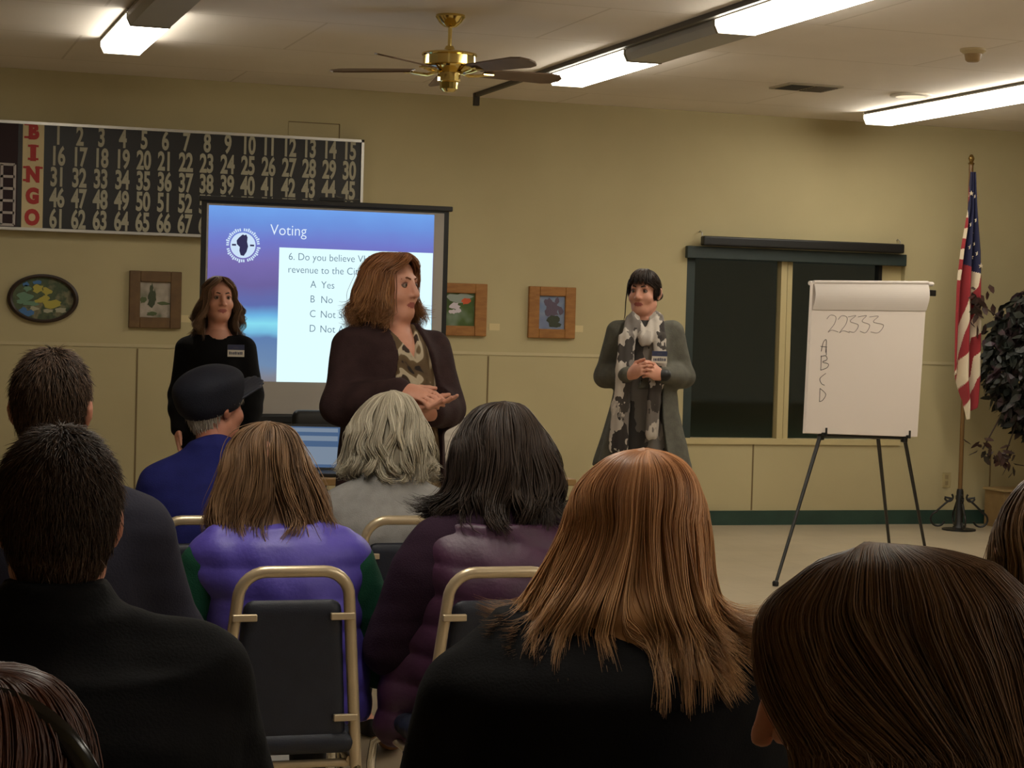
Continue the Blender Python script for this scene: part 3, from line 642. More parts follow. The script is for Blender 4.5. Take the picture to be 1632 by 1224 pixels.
def long_hair(parent, m, head, rot, ctrl, n=1500, w=.0022, face=None, zf=.06, wave=(.0, 2.), clump=60, curl=0., seed=1, tmin=.82, jit=.004, segs=16, pcl=.55, name='hair', lay=(.8, 1.0), part=0., tilt=None, bias=None, flip=0., sheet=.02, rng=None, zsp=.07, sq=0.):
    """ctrl rows: (z, x_left, x_right, y_front, y_back) about the head centre; the hair hangs along that envelope.
    face: half angle of the opening in front below height zf"""
    r = np.random.RandomState(seed); ctrl = np.array(ctrl, float)
    ph = r.uniform(0, 2*np.pi, n)
    if rng is not None: ph = np.pi/2+rng[0]+rng[1]*r.uniform(-1, 1, n)
    cl = np.round(ph/(2*np.pi)*clump)/clump*2*np.pi; ci = (np.round(ph/(2*np.pi)*clump) % clump).astype(int)
    lay_ = lay[0]+(lay[1]-lay[0])*r.uniform(0, 1, n)**.6; tend = r.uniform(tmin, 1., n); t = np.linspace(0, 1, segs)[None]*tend[:, None]
    ph_t = ph[:, None]+((cl-ph)*pcl)[:, None]*np.clip(t*1.6-.25, 0, 1)
    cp = r.uniform(0, 6.28, clump)[ci]; ca = r.uniform(.5, 1.3, clump)[ci]
    ph_t = ph_t+wave[0]*ca[:, None]*np.sin(2*np.pi*wave[1]*t+cp[:, None])*np.clip(t*2-.3, 0, 1)
    def path(phi, t, lay, sg):
        E = _cr(ctrl, t); z = E[..., 0]
        if face is not None:
            d = (phi-np.pi/2+np.pi) % (2*np.pi)-np.pi; dd = d*sg; dd = np.where(dd < -np.pi/2, dd+2*np.pi, dd)
            open_ = face*np.clip((zf+.05-z)/zsp, 0, 1)**1.3; d = sg*(open_+np.maximum(dd, 0)*(1-open_/np.pi)); phi = d+np.pi/2
        c, s_ = np.cos(phi), np.sin(phi)
        if sq: pw_ = 1-sq*np.clip((t-.45)/.3, 0, 1); c = np.sign(c)*np.abs(c)**pw_; s_ = np.sign(s_)*np.abs(s_)**pw_
        x = np.where(c > 0, E[..., 2], E[..., 1])*c*lay; y = np.where(s_ > 0, E[..., 3], E[..., 4])*s_*lay
        return np.stack([x, y, z], -1), phi
    sgn = np.where(((ph-np.pi/2+np.pi) % (2*np.pi)-np.pi) >= 0, 1., -1.)[:, None]
    P, ph2 = path(ph_t, t, lay_[:, None], sgn)
    if curl:
        k = np.clip(t*1.8-.5, 0, 1)*curl*ca[:, None]; an = 2*np.pi*wave[1]*1.3*t+cp[:, None]*2
        P[..., 0] += k*np.cos(an)*np.cos(ph2); P[..., 1] += k*np.cos(an)*np.sin(ph2); P[..., 2] += k*.6*np.sin(an)
    if sheet: q_ = 1+sheet*(np.sin(ph[:, None]*5+t*4+seed)+np.sin(ph[:, None]*11-t*7)+.7*np.sin(ph[:, None]*19+t*5))*np.clip(t*3-.3, 0, 1); P[..., 0] *= q_; P[..., 1] *= q_
    if flip:
        k = np.clip((t/tend[:, None]-.72)/.28, 0, 1)**2*flip*ca[:, None]*(.4+1.4*np.cos(ph2)**2); P[..., 0] += k*np.cos(ph2)*1.2; P[..., 1] += k*np.sin(ph2)*.9; P[..., 2] += k*(.75*np.clip((t/tend[:, None]-.72)/.28, 0, 1)-.1)
    P += r.normal(0, jit, (n, 1, 3))*np.linspace(0, 1, segs)[None, :, None]
    P[..., 0] += part*(1-np.clip(t*6, 0, 1))
    N = np.stack([np.cos(ph2), np.sin(ph2), np.full_like(ph2, .35)], -1)
    wd = w*r.uniform(.5, 1.35, n)[:, None]*np.clip(np.stack([np.minimum(1, .35+3*t/tend[:, None]), (1-t/tend[:, None])*3+.1], 0).min(0), 0, 1)
    big = r.uniform(0, 1, 14)[(ph/(2*np.pi)*14).astype(int) % 14]; tint = np.clip(.35*r.uniform(0, 1, clump)[ci]+.4*r.uniform(0, 1, n)+.25*big+(0 if bias is None else bias(ph)), 0, 1)
    V, F, ti, al = _tubes(P, wd, N, tint, t)
    # the solid inside layer
    gp = np.linspace(2e-3, 2*np.pi-2e-3, 73)-np.pi*1.5; gt = np.linspace(0, .93, 26); GP, GT = np.meshgrid(gp, gt, indexing='ij')
    G, _ = path(GP, GT, np.full_like(GT, lay[0]+.3*(lay[1]-lay[0])), np.where(((GP-np.pi/2+np.pi) % (2*np.pi)-np.pi) >= 0, 1., -1.)); I = np.arange(73*26).reshape(73, 26)
    q = np.stack([I[:-1, :-1], I[1:, :-1], I[1:, 1:], I[:-1, 1:]], -1).reshape(-1, 4)
    gtint = np.clip(.35+.2*np.sin(GP*23), 0, 1).ravel()
    if rng is None: b = len(V); V = np.vstack([V, G.reshape(-1, 3)]); F = np.vstack([F, q+b]); ti = np.concatenate([ti, gtint]); al = np.concatenate([al, GT.ravel()])
    c, s_ = math.cos(rot), math.sin(rot)
    if tilt is not None: V = V @ np.array(Matrix.Rotation(tilt[0], 3, 'X') @ Matrix.Rotation(tilt[1], 3, 'Y')).T
    V = V @ np.array([[c, s_, 0], [-s_, c, 0], [0, 0, 1]])+np.array(head)
    return quads(name, V, F, m, parent, True, {'tint': ti, 'along': al})
def short_hair(parent, m, head, rot, rad=(.083, .105, .104), n=4200, ln=(.018, .034), w=.0014, seed=2, nape=-.075, side=-.03, front=.055, lift=.18, cz=.032, low=.15, name='hair', thin=None, crown=(0, -.04, 1), grey=None):
    def hl_(P): return np.where(P[:, 1] < -.028, nape+(.036-nape)*np.clip((P[:, 1]+.05)/.022, 0, 1)**2, np.where(P[:, 1] < .03, .036, np.where(P[:, 1] < .06, .01+(P[:, 1]-.03)*1.2, front)))
    r = np.random.RandomState(seed); d = r.normal(size=(n*2, 3)); d /= np.linalg.norm(d, axis=1)[:, None]; P0 = d*np.array(rad)*np.where(d[:, 2:] < 0, [1, 1, low/rad[2]], [1, 1, 1])+[0, -.010, cz]
    lim = hl_(P0)
    ok = P0[:, 2] > lim
    if thin is not None: ok &= ~thin(P0, r)
    P0 = P0[ok][:n]; d = d[ok][:n]; n = len(P0); cr = np.array(crown, float); cr /= np.linalg.norm(cr)
    tg = d-cr; tg -= d*(tg*d).sum(1)[:, None]; tg /= np.linalg.norm(tg, axis=1)[:, None]+1e-6
    tg += r.normal(0, .2, (n, 3)); L = r.uniform(*ln, n); s = np.linspace(0, 1, 5)
    P = P0[:, None]+(L[:, None]*s)[..., None]*tg[:, None]+d[:, None]*(lift*L[:, None]*(s-.75*s*s))[..., None]
    wd = w*r.uniform(.6, 1.2, n)[:, None]*np.array([.8, 1, .9, .6, .12])[None]
    tint = r.uniform(0, 1, n)
    if grey is not None: tint = np.clip(tint*.6+grey(P0), 0, 1)
    V, F, ti, al = _tubes(P, wd, np.repeat(d[:, None], 5, 1), tint, np.repeat(s[None], n, 0))
    # thin base layer over the scalp
    U, T = np.meshgrid(np.linspace(0, 2*np.pi, 49), np.linspace(0, np.pi*.75, 22), indexing='ij')
    D = np.stack([np.sin(T)*np.cos(U), np.sin(T)*np.sin(U), np.cos(T)], -1); G = D*np.array(rad)*.985*np.where(D[..., 2:] < 0, [1, 1, low/rad[2]], [1, 1, 1])+[0, -.010, cz]; I = np.arange(49*22).reshape(49, 22)
    q = np.stack([I[:-1, :-1], I[:-1, 1:], I[1:, 1:], I[1:, :-1]], -1).reshape(-1, 4); G = G.reshape(-1, 3)
    lim = hl_(G)
    good = G[:, 2] > lim+.004
    if thin is not None: good &= ~thin(G, None)
    q = q[good[q].all(1)]
    b = len(V); V = np.vstack([V, G]); F = np.vstack([F, q+b]); ti = np.concatenate([ti, np.full(len(G), .3)]); al = np.concatenate([al, np.zeros(len(G))])
    c, s_ = math.cos(rot), math.sin(rot)
    V = V @ np.array([[c, s_, 0], [-s_, c, 0], [0, 0, 1]])+np.array(head)
    return quads(name, V, F, m, parent, True, {'tint': ti, 'along': al})

# ---------------------------------------------------------------- people
class Fig:
    """joints of one figure; all points are relative to the root on the floor; facing = angle of the body about z (0 looks along +y)"""
    def __init__(s, name, loc, label, cat='person', rot=0., hrot=None):
        s.root = empty(name, (loc[0], loc[1], 0), label, cat); s.o = np.array([loc[0], loc[1], 0.]); s.rot = rot; s.hrot = rot if hrot is None else hrot
        s.s = Soft(); s.R = s._R(rot)
        s.HR = s._R(s.hrot)
    def _R(s, a): c, q = math.cos(a), math.sin(a); return np.array([[c, -q, 0], [q, c, 0], [0, 0, 1]])
    def L(s, *p): return s.R @ np.array(p, float)              # body frame -> root frame
    def W(s, v): return np.array(v, float)-s.o                  # world -> root frame
    def H(s, *p): return s.head+s.HR @ np.array(p, float)
    def hd(s, head, k=1., nosek=1., jaw=1.):
        s.head = np.array(head, float); S = s.s; R = s.HR; q = k
        h = lambda *p: s.H(*(np.array(p)*q))
        S.ell(h(0, -.012, .040), (.073*q, .092*q, .078*q), R, .02).ell(h(0, .030, -.030), (.058*q*jaw, .062*q, .078*q), R, .03)
        S.ell(h(0, .060, -.088), (.030*q*jaw, .026*q, .022*q), R, .025).cone(h(-.046*jaw, .0, -.06), h(-.02, .055, -.095), .022*q, .018*q, .03).cone(h(.046*jaw, .0, -.06), h(.02, .055, -.095), .022*q, .018*q, .03)
        S.cone(h(-.034, .074, .029), h(.034, .074, .029), .011*q, .011*q, .015)
        for x in (-.031, .031): S.ell(h(x, .096, .008), (.017*q, .013*q, .011*q), R, .012, 's')
        S.cone(h(0, .088, .018), h(0, .106*nosek, -.024), .008*q, .012*q, .012)
        for x in (-.012, .012): S.ell(h(x, .094, -.029), (.009*q, .010*q, .008*q), R, .006)
        for x in (-.038, .038): S.ell(h(x, .058, -.028), (.026*q, .024*q, .024*q), R, .02)
        S.cone(h(-.018, .082, -.056), h(.018, .082, -.056), .0065*q, .0065*q, .006).cone(h(-.014, .081, -.066), h(.014, .081, -.066), .0075*q, .0075*q, .006)
        S.ell(h(0, .094, -.061), (.022*q, .004*q, .0016*q), R, .003, 's')
        for x in (-1, 1):
            S.ell(h(.076*x, -.010, -.004), (.010*q, .020*q, .033*q), R, .008).ell(h(.0845*x, -.019, .004), (.007*q, .012*q, .026*q), R, .006).ell(h(.081*x, .0, .0), (.006*q, .011*q, .018*q), R, .006, 's')
        return s
    def eyes(s, k=1.):
        h = lambda *p: s.H(*(np.array(p)*k))
        for x in (-.031, .031):
            e = Soft().ell(h(x, .0735, .009), (.0125*k,)*3); o = MB().lathe([(.0125*k*math.sin(a), .0125*k*math.cos(a)) for a in np.linspace(.02, 3.12, 10)], n=14)
            c = h(x, .0735, .0085); o.v = [tuple(c+np.array(v)) for v in o.v]; eo = o.build('eye', M['eyew'], s.root, True)
            i = MB().lathe([(.0085*k*math.sin(a), .0085*k*math.cos(a)) for a in np.linspace(.02, 3.12, 8)], n=12); c2 = h(x, .0735+.0062, .0085); i.v = [tuple(c2+np.array(v)*.9) for v in i.v]; i.build('iris', M['iris'], eo, True)
            lid = MB().tube([h(x+dx*1.0, .083-.0035*abs(dx)/.013, .0175-.006*(dx/.014)**2) for dx in (-.016, -.008, 0, .008, .016)], [.0012, .003*k, .0034*k, .003*k, .0012], 6); lid.build('eyelid', M['lash'], s.root, True)
        return s
    def brows(s, m, k=1.):
        h = lambda *p: s.H(*(np.array(p)*k))
        for x in (-1, 1): MB().tube([h(x*.014, .0905, .030), h(x*.03, .0865, .035), h(x*.047, .072, .029)], [.003, .0034, .0012], 6).build('eyebrow', m, s.root, True)
        return s
    def neck(s, base, r=.052): s.nb = np.array(base, float); s.s.cone(s.nb-np.array([0, 0, .04]), s.head+s.HR@np.array([0, -.018, -.05]), r*1.12, r, .03); return s
    def hand(s, w, d, n, side=1, curl=(.5, .5, .5, .5), k=1., thumb=.7, seg=1., S=None):
        """five-fingered hand at wrist w, fingers along d, palm facing n"""
        S = S or s.s; d = np.array(d, float); d /= np.linalg.norm(d); n = np.array(n, float); n -= d*(n@d); n /= np.linalg.norm(n); b = np.cross(d, n)*side; w = np.array(w, float)
        R = np.stack([b, n, d], 1)
        S.ell(w+d*.048*k, (.040*k, .017*k, .052*k), R, .012).cone(w, w+d*.03*k, .026*k, .03*k, .02, flat=(n, 1.5))
        for i, (ob, ln, bd) in enumerate(((.029, .072, .086), (.0095, .080, .092), (-.010, .074, .088), (-.028, .058, .078))):
            p = w+d*bd*k+b*ob*k; a = 0.; r0 = .0088*k-.0004*i
            dirs = d+b*(.10*(1.5-i)*.35)
            dirs = dirs/np.linalg.norm(dirs)
            for j, (f, c) in enumerate(((.46, .7), (.31, 1.), (.23, .7))):
                a += curl[i]*c; dd = dirs*math.cos(a)+n*math.sin(a); q = p+dd*ln*f*k*seg; S.cone(p, q, r0-.0007*j, r0-.0007*(j+1), .005); p = q
        p0 = w+d*.022*k+b*.026*k+n*.004; d1 = d*.62+b*.75+n*.25; d1 /= np.linalg.norm(d1); p1 = p0+d1*.040*k
        d2 = d*(.9)+b*(.35-.5*thumb)+n*(.35*thumb); d2 /= np.linalg.norm(d2); p2 = p1+d2*.030*k; p3 = p2+d2*.024*k+n*.004*thumb
        S.cone(p0, p1, .014*k, .0105*k, .012).cone(p1, p2, .0105*k, .0095*k, .006).cone(p2, p3, .0095*k, .0075*k, .005)
        return s
    def arm(s, sh, el, wr, r=(.05, .042, .027), S=None, k=.03): (S or s.s).cone(sh, el, r[0], r[1], k).cone(el, (np.array(el)*.6+np.array(wr)*.4), r[1]*.98, r[1]*.9, k).cone((np.array(el)*.6+np.array(wr)*.4), wr, r[1]*.9, r[2], k); return s
    def leg(s, hip, kn, an, toe, r=(.085, .055, .036), S=None, k=.04):
        S = S or s.s; hip, kn, an, toe = (np.array(q, float) for q in (hip, kn, an, toe)); cf = kn*.7+an*.3
        S.cone(hip, kn, r[0], r[1], k).cone(kn, cf, r[1], r[1]*.96, k).cone(cf, an, r[1]*.96, r[2], k).cone(an, toe, r[2]*.95, .028, .02); return s
M['lash'] = mat('eyelid_skin', (120, 74, 60), .5)
def lip_pick(f, k=1.):
    """faces of the lips get the second material"""
    def fn(C):
        q = (C-f.head) @ f.HR/k
        return ((np.abs(q[:, 0]) < .024-.0*q[:, 0]) & (q[:, 1] > .076) & (np.abs(q[:, 2]+.061) < .0115*(1-(q[:, 0]/.027)**2))).astype(int)
    return fn

# ---------------------------------------------------------------- stacking chairs
CHZ = .88
def arc_path(w0, w1, z0, z1, y0, y1, r=.07, n=7):
    """inverted U: bottom half width w0 at z0, top half width w1 at z1"""
    P = [(-w0, y0, z0)]
    cz = z1-r
    for k in range(n+1):
        a = math.pi-(math.pi/2)*k/n; P.append((-(w1-r)+r*math.cos(a), y0+(y1-y0)*((cz+r*math.sin(a))-z0)/(z1-z0), cz+r*math.sin(a)))
    for k in range(n+1):
        a = math.pi/2-(math.pi/2)*k/n; P.append(((w1-r)+r*math.cos(a), y0+(y1-y0)*((cz+r*math.sin(a))-z0)/(z1-z0), cz+r*math.sin(a)))
    P.append((w0, y0, z0)); return P
def chair_proto(loc, label):
    t = empty('stacking_chair', loc, label, 'chair', 'stacking chairs in the audience')
    W0, W1 = .185, .142
    P = arc_path(W0, W1, .36, CHZ, -.165, -.235)
    MB().tube(P, .0155, 8, rx=.75, up=(1, 0, 0)).build('back_frame', M['metal_gold'], t, True, 60)
    # upholstered back
    def panel(z): return W0+(W1-W0)*(z-.36)/(CHZ-.36)-.03
    bp = Soft(); zb, zt = .445, .80
    for k in range(9):
        z = zb+.02+(zt-zb-.04)*k/8; yy = -.165-.07*(z-.36)/(CHZ-.36)+.012; w = panel(z)-.02
        bp.cone((-w, yy, z), (w, yy, z), .026, .026, .03, flat=((0, 1, 0), 1.7))
    bp.mesh('backrest', .007, M['navy_vinyl'], t)
    for z in (.765, .50):
        for s in (-1, 1):
            w = panel(z); yy = -.165-.07*(z-.36)/(CHZ-.36); MB().box((s*(w-.028), yy-.018, z-.009), (s*(w+.035), yy-.004, z+.009), .003).build('backrest_bracket', M['metal_gold'], t)
    st = Soft()
    for k in range(7):
        y = -.155+.36*k/6; w = .15+.02*k/6; st.cone((-w, y, .435), (w, y, .435), .036, .036, .03, flat=((0, 0, 1), 1.1))
    st.mesh('seat', .008, M['navy_vinyl'], t)
    fr = MB()
    fr.tube([(-.17, -.165, .385), (-.19, .2, .385)], .011, 8).tube([(.17, -.165, .385), (.19, .2, .385)], .011, 8).tube([(-.18, -.15, .375), (.18, -.15, .375)], .011, 8).tube([(-.19, .19, .375), (.19, .19, .375)], .011, 8)
    fr.build('seat_frame', M['metal_gold'], t, True, 60)
    for s in (-1, 1):
        MB().tube([(s*.185, -.165, .37), (s*.198, -.20, .18), (s*.2, -.24, .012)], .0135, 8).build('leg', M['chrome'], t, True, 60)
        MB().tube([(s*.19, .19, .385), (s*.21, .225, .36), (s*.215, .235, .3), (s*.21, .25, .012)], .0125, 8).build('leg', M['chrome'], t, True, 60)
        MB().tube([(s*.2, -.2, .17), (s*.212, .24, .17)], .008, 6).build('stretcher', M['chrome'], t, True, 60)
    return t
def copy_tree(o, parent=None):
    c = o.copy(); COL.objects.link(c)
    if parent is not None: c.parent = parent
    for ch in list(o.children): copy_tree(ch, c)
    return c
def chair_at(px, py): q = on_z(px, py, CHZ); return Vector((q.x, q.y+.235, 0))
ch1 = chair_at(471, 911); ch2 = chair_at(802, 912); ch3 = chair_at(328, 829); ch4 = chair_at(652, 829)
proto = chair_proto(ch1, 'dark blue chair with a champagne frame behind the woman in the purple vest')
for loc, lab in ((ch2, 'dark blue chair with a champagne frame behind the dark haired woman in plum'), (ch3, 'dark blue chair under the man in the navy cap'), (ch4, 'dark blue chair under the grey haired woman')):
    c = copy_tree(proto); c.location = loc; c['label'] = lab

# ---------------------------------------------------------------- seated audience
def seat_fig(label, head, rot=0., hrot=0., sw=.18, bulk=1., hk=1., back=.06, dx=0., pitch=0., shz=0., nosek=1.):
    """head: world point of the head centre"""
    f = Fig('person', (head.x+back*math.sin(rot)+dx*math.cos(YAW), head.y-back*math.cos(rot)-dx*math.sin(YAW)), label, 'person', rot, hrot)
    f.HR = f.HR @ np.array(Matrix.Rotation(-pitch, 3, 'X'))
    hd = f.W(head); f.sw, f.b = sw, bulk; hl = f.R.T @ hd; f.hz = hz = hd[2]; f.hl = hl
    f.hd(hd, hk, nosek); f.neck(f.L(hl[0]*.75, hl[1]-.05, hz-.15))
    cx = hl[0]*.6
    f.rows = [(.42, 0, .02, .175*bulk, .125*bulk), (.56, 0, .015, .165*bulk, .115*bulk), (.70, cx*.3, .005, .155*bulk, .125*bulk), (hz-.40, cx*.6, .0, .158*bulk, .122*bulk),
              (hz-.30+shz, cx*.9, .0, sw*.95, .105*bulk), (hz-.235+shz, cx, -.005, sw*.92, .088), (hz-.185+shz*.8, cx, -.005, sw*.58, .068), (hz-.15, hl[0]*.75, hl[1]-.05, .066, .062), (hz-.125, hl[0]*.75, hl[1]-.05, .056, .056)]
    f.sh = [f.L(cx+s*(sw-.035), -.005, hz-.265+shz) for s in (-1, 1)]
    f.el = [f.L(cx+s*(sw+.055), .05, hz-.52) for s in (-1, 1)]
    f.wr = [f.L(s*.10, .27, max(.66, hz-.60)) for s in (-1, 1)]
    f.hip = [f.L(s*.09, .02, .50) for s in (-1, 1)]; f.kn = [f.L(s*.12, .43, .49) for s in (-1, 1)]
    f.an = [f.L(s*.12, .40, .09) for s in (-1, 1)]; f.to = [f.L(s*.14, .53, .035) for s in (-1, 1)]
    return f
def shrink(rows, d): return [(z, a, b, rx+d, ry+d) for z, a, b, rx, ry in rows]
def dress(f, top, bottoms='jeans', shoe='shoe', skin='skin', name='sweater', infl=.012, disp=None, h=.009, extra=None, cut=None, bh=.0075, armr=(.056, .048, .036), trap=True):
    A = f.R[:2, :2]
    f.s.prof(shrink(f.rows[:-1], -.012), A, .03)
    for i, s in enumerate((-1, 1)):
        f.arm(f.sh[i], f.el[i], f.wr[i], (.045, .038, .026)); f.leg(f.hip[i], f.kn[i], f.an[i], f.to[i])
        f.hand(f.wr[i], f.L(-s*.35, .9, -.3), f.L(0, -.2, -1), s, (.4, .4, .45, .5))
    f.s.mesh('body', bh, [M[skin], M['lips']], f.root, face_mi=lip_pick(f))
    g = Soft().prof(shrink(f.rows, infl), A, .04)
    for i in (0, 1): f.arm(f.sh[i], f.el[i], f.wr[i], tuple(r+infl-.004 for r in armr), g, .05)
    for i in ((0, 1) if trap else ()): g.cone(f.nb-np.array([0, 0, .0]), f.sh[i]+np.array([0, 0, .02]), .058, .055, .05)
    if extra: extra(g)
    fold = lambda P: .0035*nz3(P, 22, 3)+.002*nz3(P, 60, 5)
    g.mesh(name, h, M[top], f.root, disp=(lambda P: fold(P)+(disp(P) if disp else 0)), cut=cut)
    t = Soft()
    for i in (0, 1):
        a = np.array(f.an[i]); t.cone(f.hip[i], f.kn[i], .098, .068, .04).cone(f.kn[i], a, .068, .048, .03)
    t.prof([(.42, 0, 0, .18*f.b, .145*f.b), (.60, 0, 0, .17*f.b, .14*f.b)], A, .04)
    t.mesh('trousers', .012, M[bottoms], f.root)
    for i in (0, 1):
        a = np.array(f.an[i]); b = np.array(f.to[i]); S = Soft().cone(a+[0, 0, -.03], b+[0, 0, .0], .045, .038, .03).ell((a*.4+b*.6)*[1, 1, 0]+[0, 0, .03], (.045, .045, .028)); S.mesh('shoe', .008, M[shoe], f.root, cut=lambda P: .004-P[:, 2])
    return f
def prow(rows, cx, cy, d):
    s = FPX/d; return [((cy-y)/s, (cx-xl)/s, (xr-cx)/s, yf, yb) for y, xl, xr, yf, yb in rows]

M['h_copper'] = hair_mat('copper_blonde_hair', (128, 80, 48), (212, 152, 106), ((118, 82, 50), (226, 182, 130)), .40, .3)
M['h_brown'] = hair_mat('brown_hair', (64, 46, 34), (134, 100, 72), None, .45)
M['h_dark'] = hair_mat('dark_brown_hair', (26, 20, 17), (62, 46, 36), None, .42)
M['h_vest'] = hair_mat('light_brown_hair', (74, 55, 41), (142, 110, 80), ((80, 58, 42), (164, 124, 88)), .42)
M['h_grey'] = hair_mat('grey_hair', (116, 104, 84), (222, 212, 190), None, .5)
M['h_black'] = hair_mat('dark_hair', (28, 23, 21), (74, 60, 52), None, .4)
M['h_speaker'] = hair_mat('auburn_hair', (112, 66, 42), (176, 116, 76), ((118, 78, 48), (200, 150, 100)), .42)
M['h_left'] = hair_mat('mid_brown_hair', (62, 44, 32), (134, 100, 74), ((66, 48, 34), (150, 116, 86)), .45)
M['h_salt'] = hair_mat('short_brown_hair', (42, 32, 26), (98, 76, 60), None, .55, .2)
M['h_blond'] = hair_mat('streaked_hair', (52, 36, 26), (160, 122, 82), None, .42)
M['h_white'] = hair_mat('white_hair', (150, 140, 124), (225, 218, 205), None, .5)
M['blackjacket'] = mat('black_jacket', (8, 7, 9), .9, c2=(11, 10, 12), scale=14, bump=.15, bscale=200, spec=.15)
M['navyjacket'] = mat('navy_jacket', (30, 29, 42), .85, bump=.15, bscale=200, spec=.25)
M['bluesweater'] = mat('royal_blue_sweater', (34, 38, 104), .9, c2=(30, 33, 94), scale=20, bump=.2, bscale=260, spec=.2)
M['purplevest'] = mat('purple_vest', (84, 72, 170), .5, c2=(76, 64, 158), scale=12, bump=.1, bscale=90)
M['greensleeve'] = mat('green_knit', (24, 72, 54), .9, bump=.25, bscale=260, spec=.2)
M['greysweater'] = mat('grey_knit', (150, 148, 146), .9, c2=(138, 136, 134), scale=25, bump=.2, bscale=260, spec=.2)
M['plum'] = mat('plum_sweater', (42, 24, 40), .9, bump=.25, bscale=260, spec=.2)
M['plumvest'] = mat('plum_puffer', (70, 36, 64), .5, c2=(62, 31, 56), scale=12, bump=.1, bscale=90)
M['tan'] = mat('tan_boot', (130, 84, 44), .6)

# -- woman with copper hair, nearest to the middle
A_ = seat_fig('woman with copper and blonde shoulder length hair and a black coat in the foreground', at(1022, 828, 3.6), rot=math.radians(-20), hrot=math.radians(-22), sw=.215, bulk=1.25, dx=-.085)
def exA(g):
    g.prof([(.40, 0, -.03, .27, .20), (.70, 0, -.035, .265, .20), (.90, 0, -.03, .25, .20), (.96, 0, -.02, .2, .14), (1.0, 0, -.01, .14, .09)], A_.R[:2, :2], .06, 'u', 2.6).cone(A_.L(-.22, -.04, .85), A_.L(-.27, 0, .55), .08, .10, .06).cone(A_.L(.22, -.03, .85), A_.L(.27, 0, .55), .075, .09, .06)
dress(A_, 'blackjacket', name='coat', infl=.03, extra=exA, disp=lambda P: .004*nz3(P, 14, 8))
long_hair(A_.root, M['h_copper'], A_.head, A_.hrot, prow([(715, 1022, 1022, .05, .03), (722, 985, 1062, .06, .06), (742, 952, 1096, .085, .09), (786, 914, 1119, .1, .112), (850, 896, 1132, .1, .12), (914, 868, 1136, .1, .15), (957, 850, 1143, .1, .19), (1000, 846, 1154, .1, .205), (1042, 856, 1164, .1, .245), (1096, 885, 1166, .1, .275)], 1022, 828, 3.6),
          n=6400, w=.0017, face=.8, zf=.03, wave=(.09, 1.0), clump=40, seed=3, tmin=.80, jit=.004, segs=28, lay=(.92, 1.0), part=.008, flip=.036, sheet=.022, pcl=.32, curl=.010, sq=.5)
# -- woman in the purple vest
dG = 5.48
G_ = seat_fig('woman with long light brown hair in a purple vest over green sleeves', at(430, 749, dG), rot=math.radians(-4), hrot=math.radians(-12), sw=.20, bulk=1.1, dx=.055, shz=.03)
G_.el = [G_.L(G_.hl[0]*.6+q_*.305, .04, G_.hz-.52) for q_ in (-1, 1)]; G_.sh = [p_+G_.L(q_*.03, 0, -.02) for p_, q_ in zip(G_.sh, (-1, 1))]
dress(G_, 'greensleeve', name='sweater', infl=.005, armr=(.07, .07, .05), trap=False)
vs = Soft().prof([(z, a, b, rx*(1.04 if z < G_.hz-.29 else 1), ry) for z, a, b, rx, ry in shrink(G_.rows, .034)][:7]+[(G_.hz-.15, G_.hl[0]*.75, G_.hl[1]-.05, .085, .08)], G_.R[:2, :2], .03).cone(G_.L(G_.hl[0]*.6-.175, -.01, G_.hz-.25), G_.L(G_.hl[0]*.6+.175, -.01, G_.hz-.25), .066, .066, .05)
for q_, e_ in zip(G_.sh, (1, -1)): vs.cone(G_.nb-np.array([0, 0, .02]), q_+G_.L(e_*.035, 0, .042), .058, .071, .04)
vs.cone(G_.L(-.07, -.06, G_.hz-.175), G_.L(.07, -.06, G_.hz-.175), .022, .022, .03)
vs.mesh('vest', .008, M['purplevest'], G_.root, disp=lambda P: -.006*np.abs(np.sin(P[:, 2]*math.pi/.085))**.6+.006*nz3(P, 30, 4)+.004)
long_hair(G_.root, M['h_vest'], G_.head, G_.hrot, prow([(672, 425, 425, .05, .02), (678, 402, 450, .06, .05), (692, 380, 468, .08, .08), (723, 362, 484, .1, .105), (777, 349, 512, .1, .12), (820, 340, 526, .1, .13), (848, 338, 534, .1, .155), (878, 342, 540, .1, .165)], 430, 749, dG),
          n=3200, w=.0020, face=.8, zf=.03, wave=(.12, 1.5), clump=36, seed=5, tmin=.68, jit=.010, segs=22, part=-.01, sheet=.028, curl=.011, lay=(.86, 1.0), sq=.3)
# -- dark haired woman in plum
dI = 5.48
I_ = seat_fig('woman with thick dark wavy hair in a plum sweater and puffer vest', at(802, 720, dI), rot=math.radians(-8), hrot=math.radians(-16), sw=.205, bulk=1.2, dx=-.035)
def exI(g): g.cone(I_.L(-.20, -.02, I_.hz-.33), I_.L(-.275, .02, .62), .075, .06, .05)
dress(I_, 'plum', name='sweater', infl=.016, armr=(.07, .062, .045), extra=exI)
vs = Soft().prof([(.40, -.02, .0, .20, .13)]+[r for r in shrink(I_.rows, .034)][1:7], I_.R[:2, :2], .03).cone(I_.L(I_.hl[0]*.6-.13, -.03, I_.hz-.29), I_.L(I_.hl[0]*.6+.15, -.03, I_.hz-.29), .075, .075, .05)
vs.cone(I_.L(-.22, .02, .70), I_.L(-.25, .02, .42), .055, .06, .05)
vs.mesh('puffer_vest', .008, M['plumvest'], I_.root, disp=lambda P: -.008*np.abs(np.sin((P[:, 2]+.15*P[:, 0])*math.pi/.085))**.6+.007*nz3(P, 25, 4)+.006)
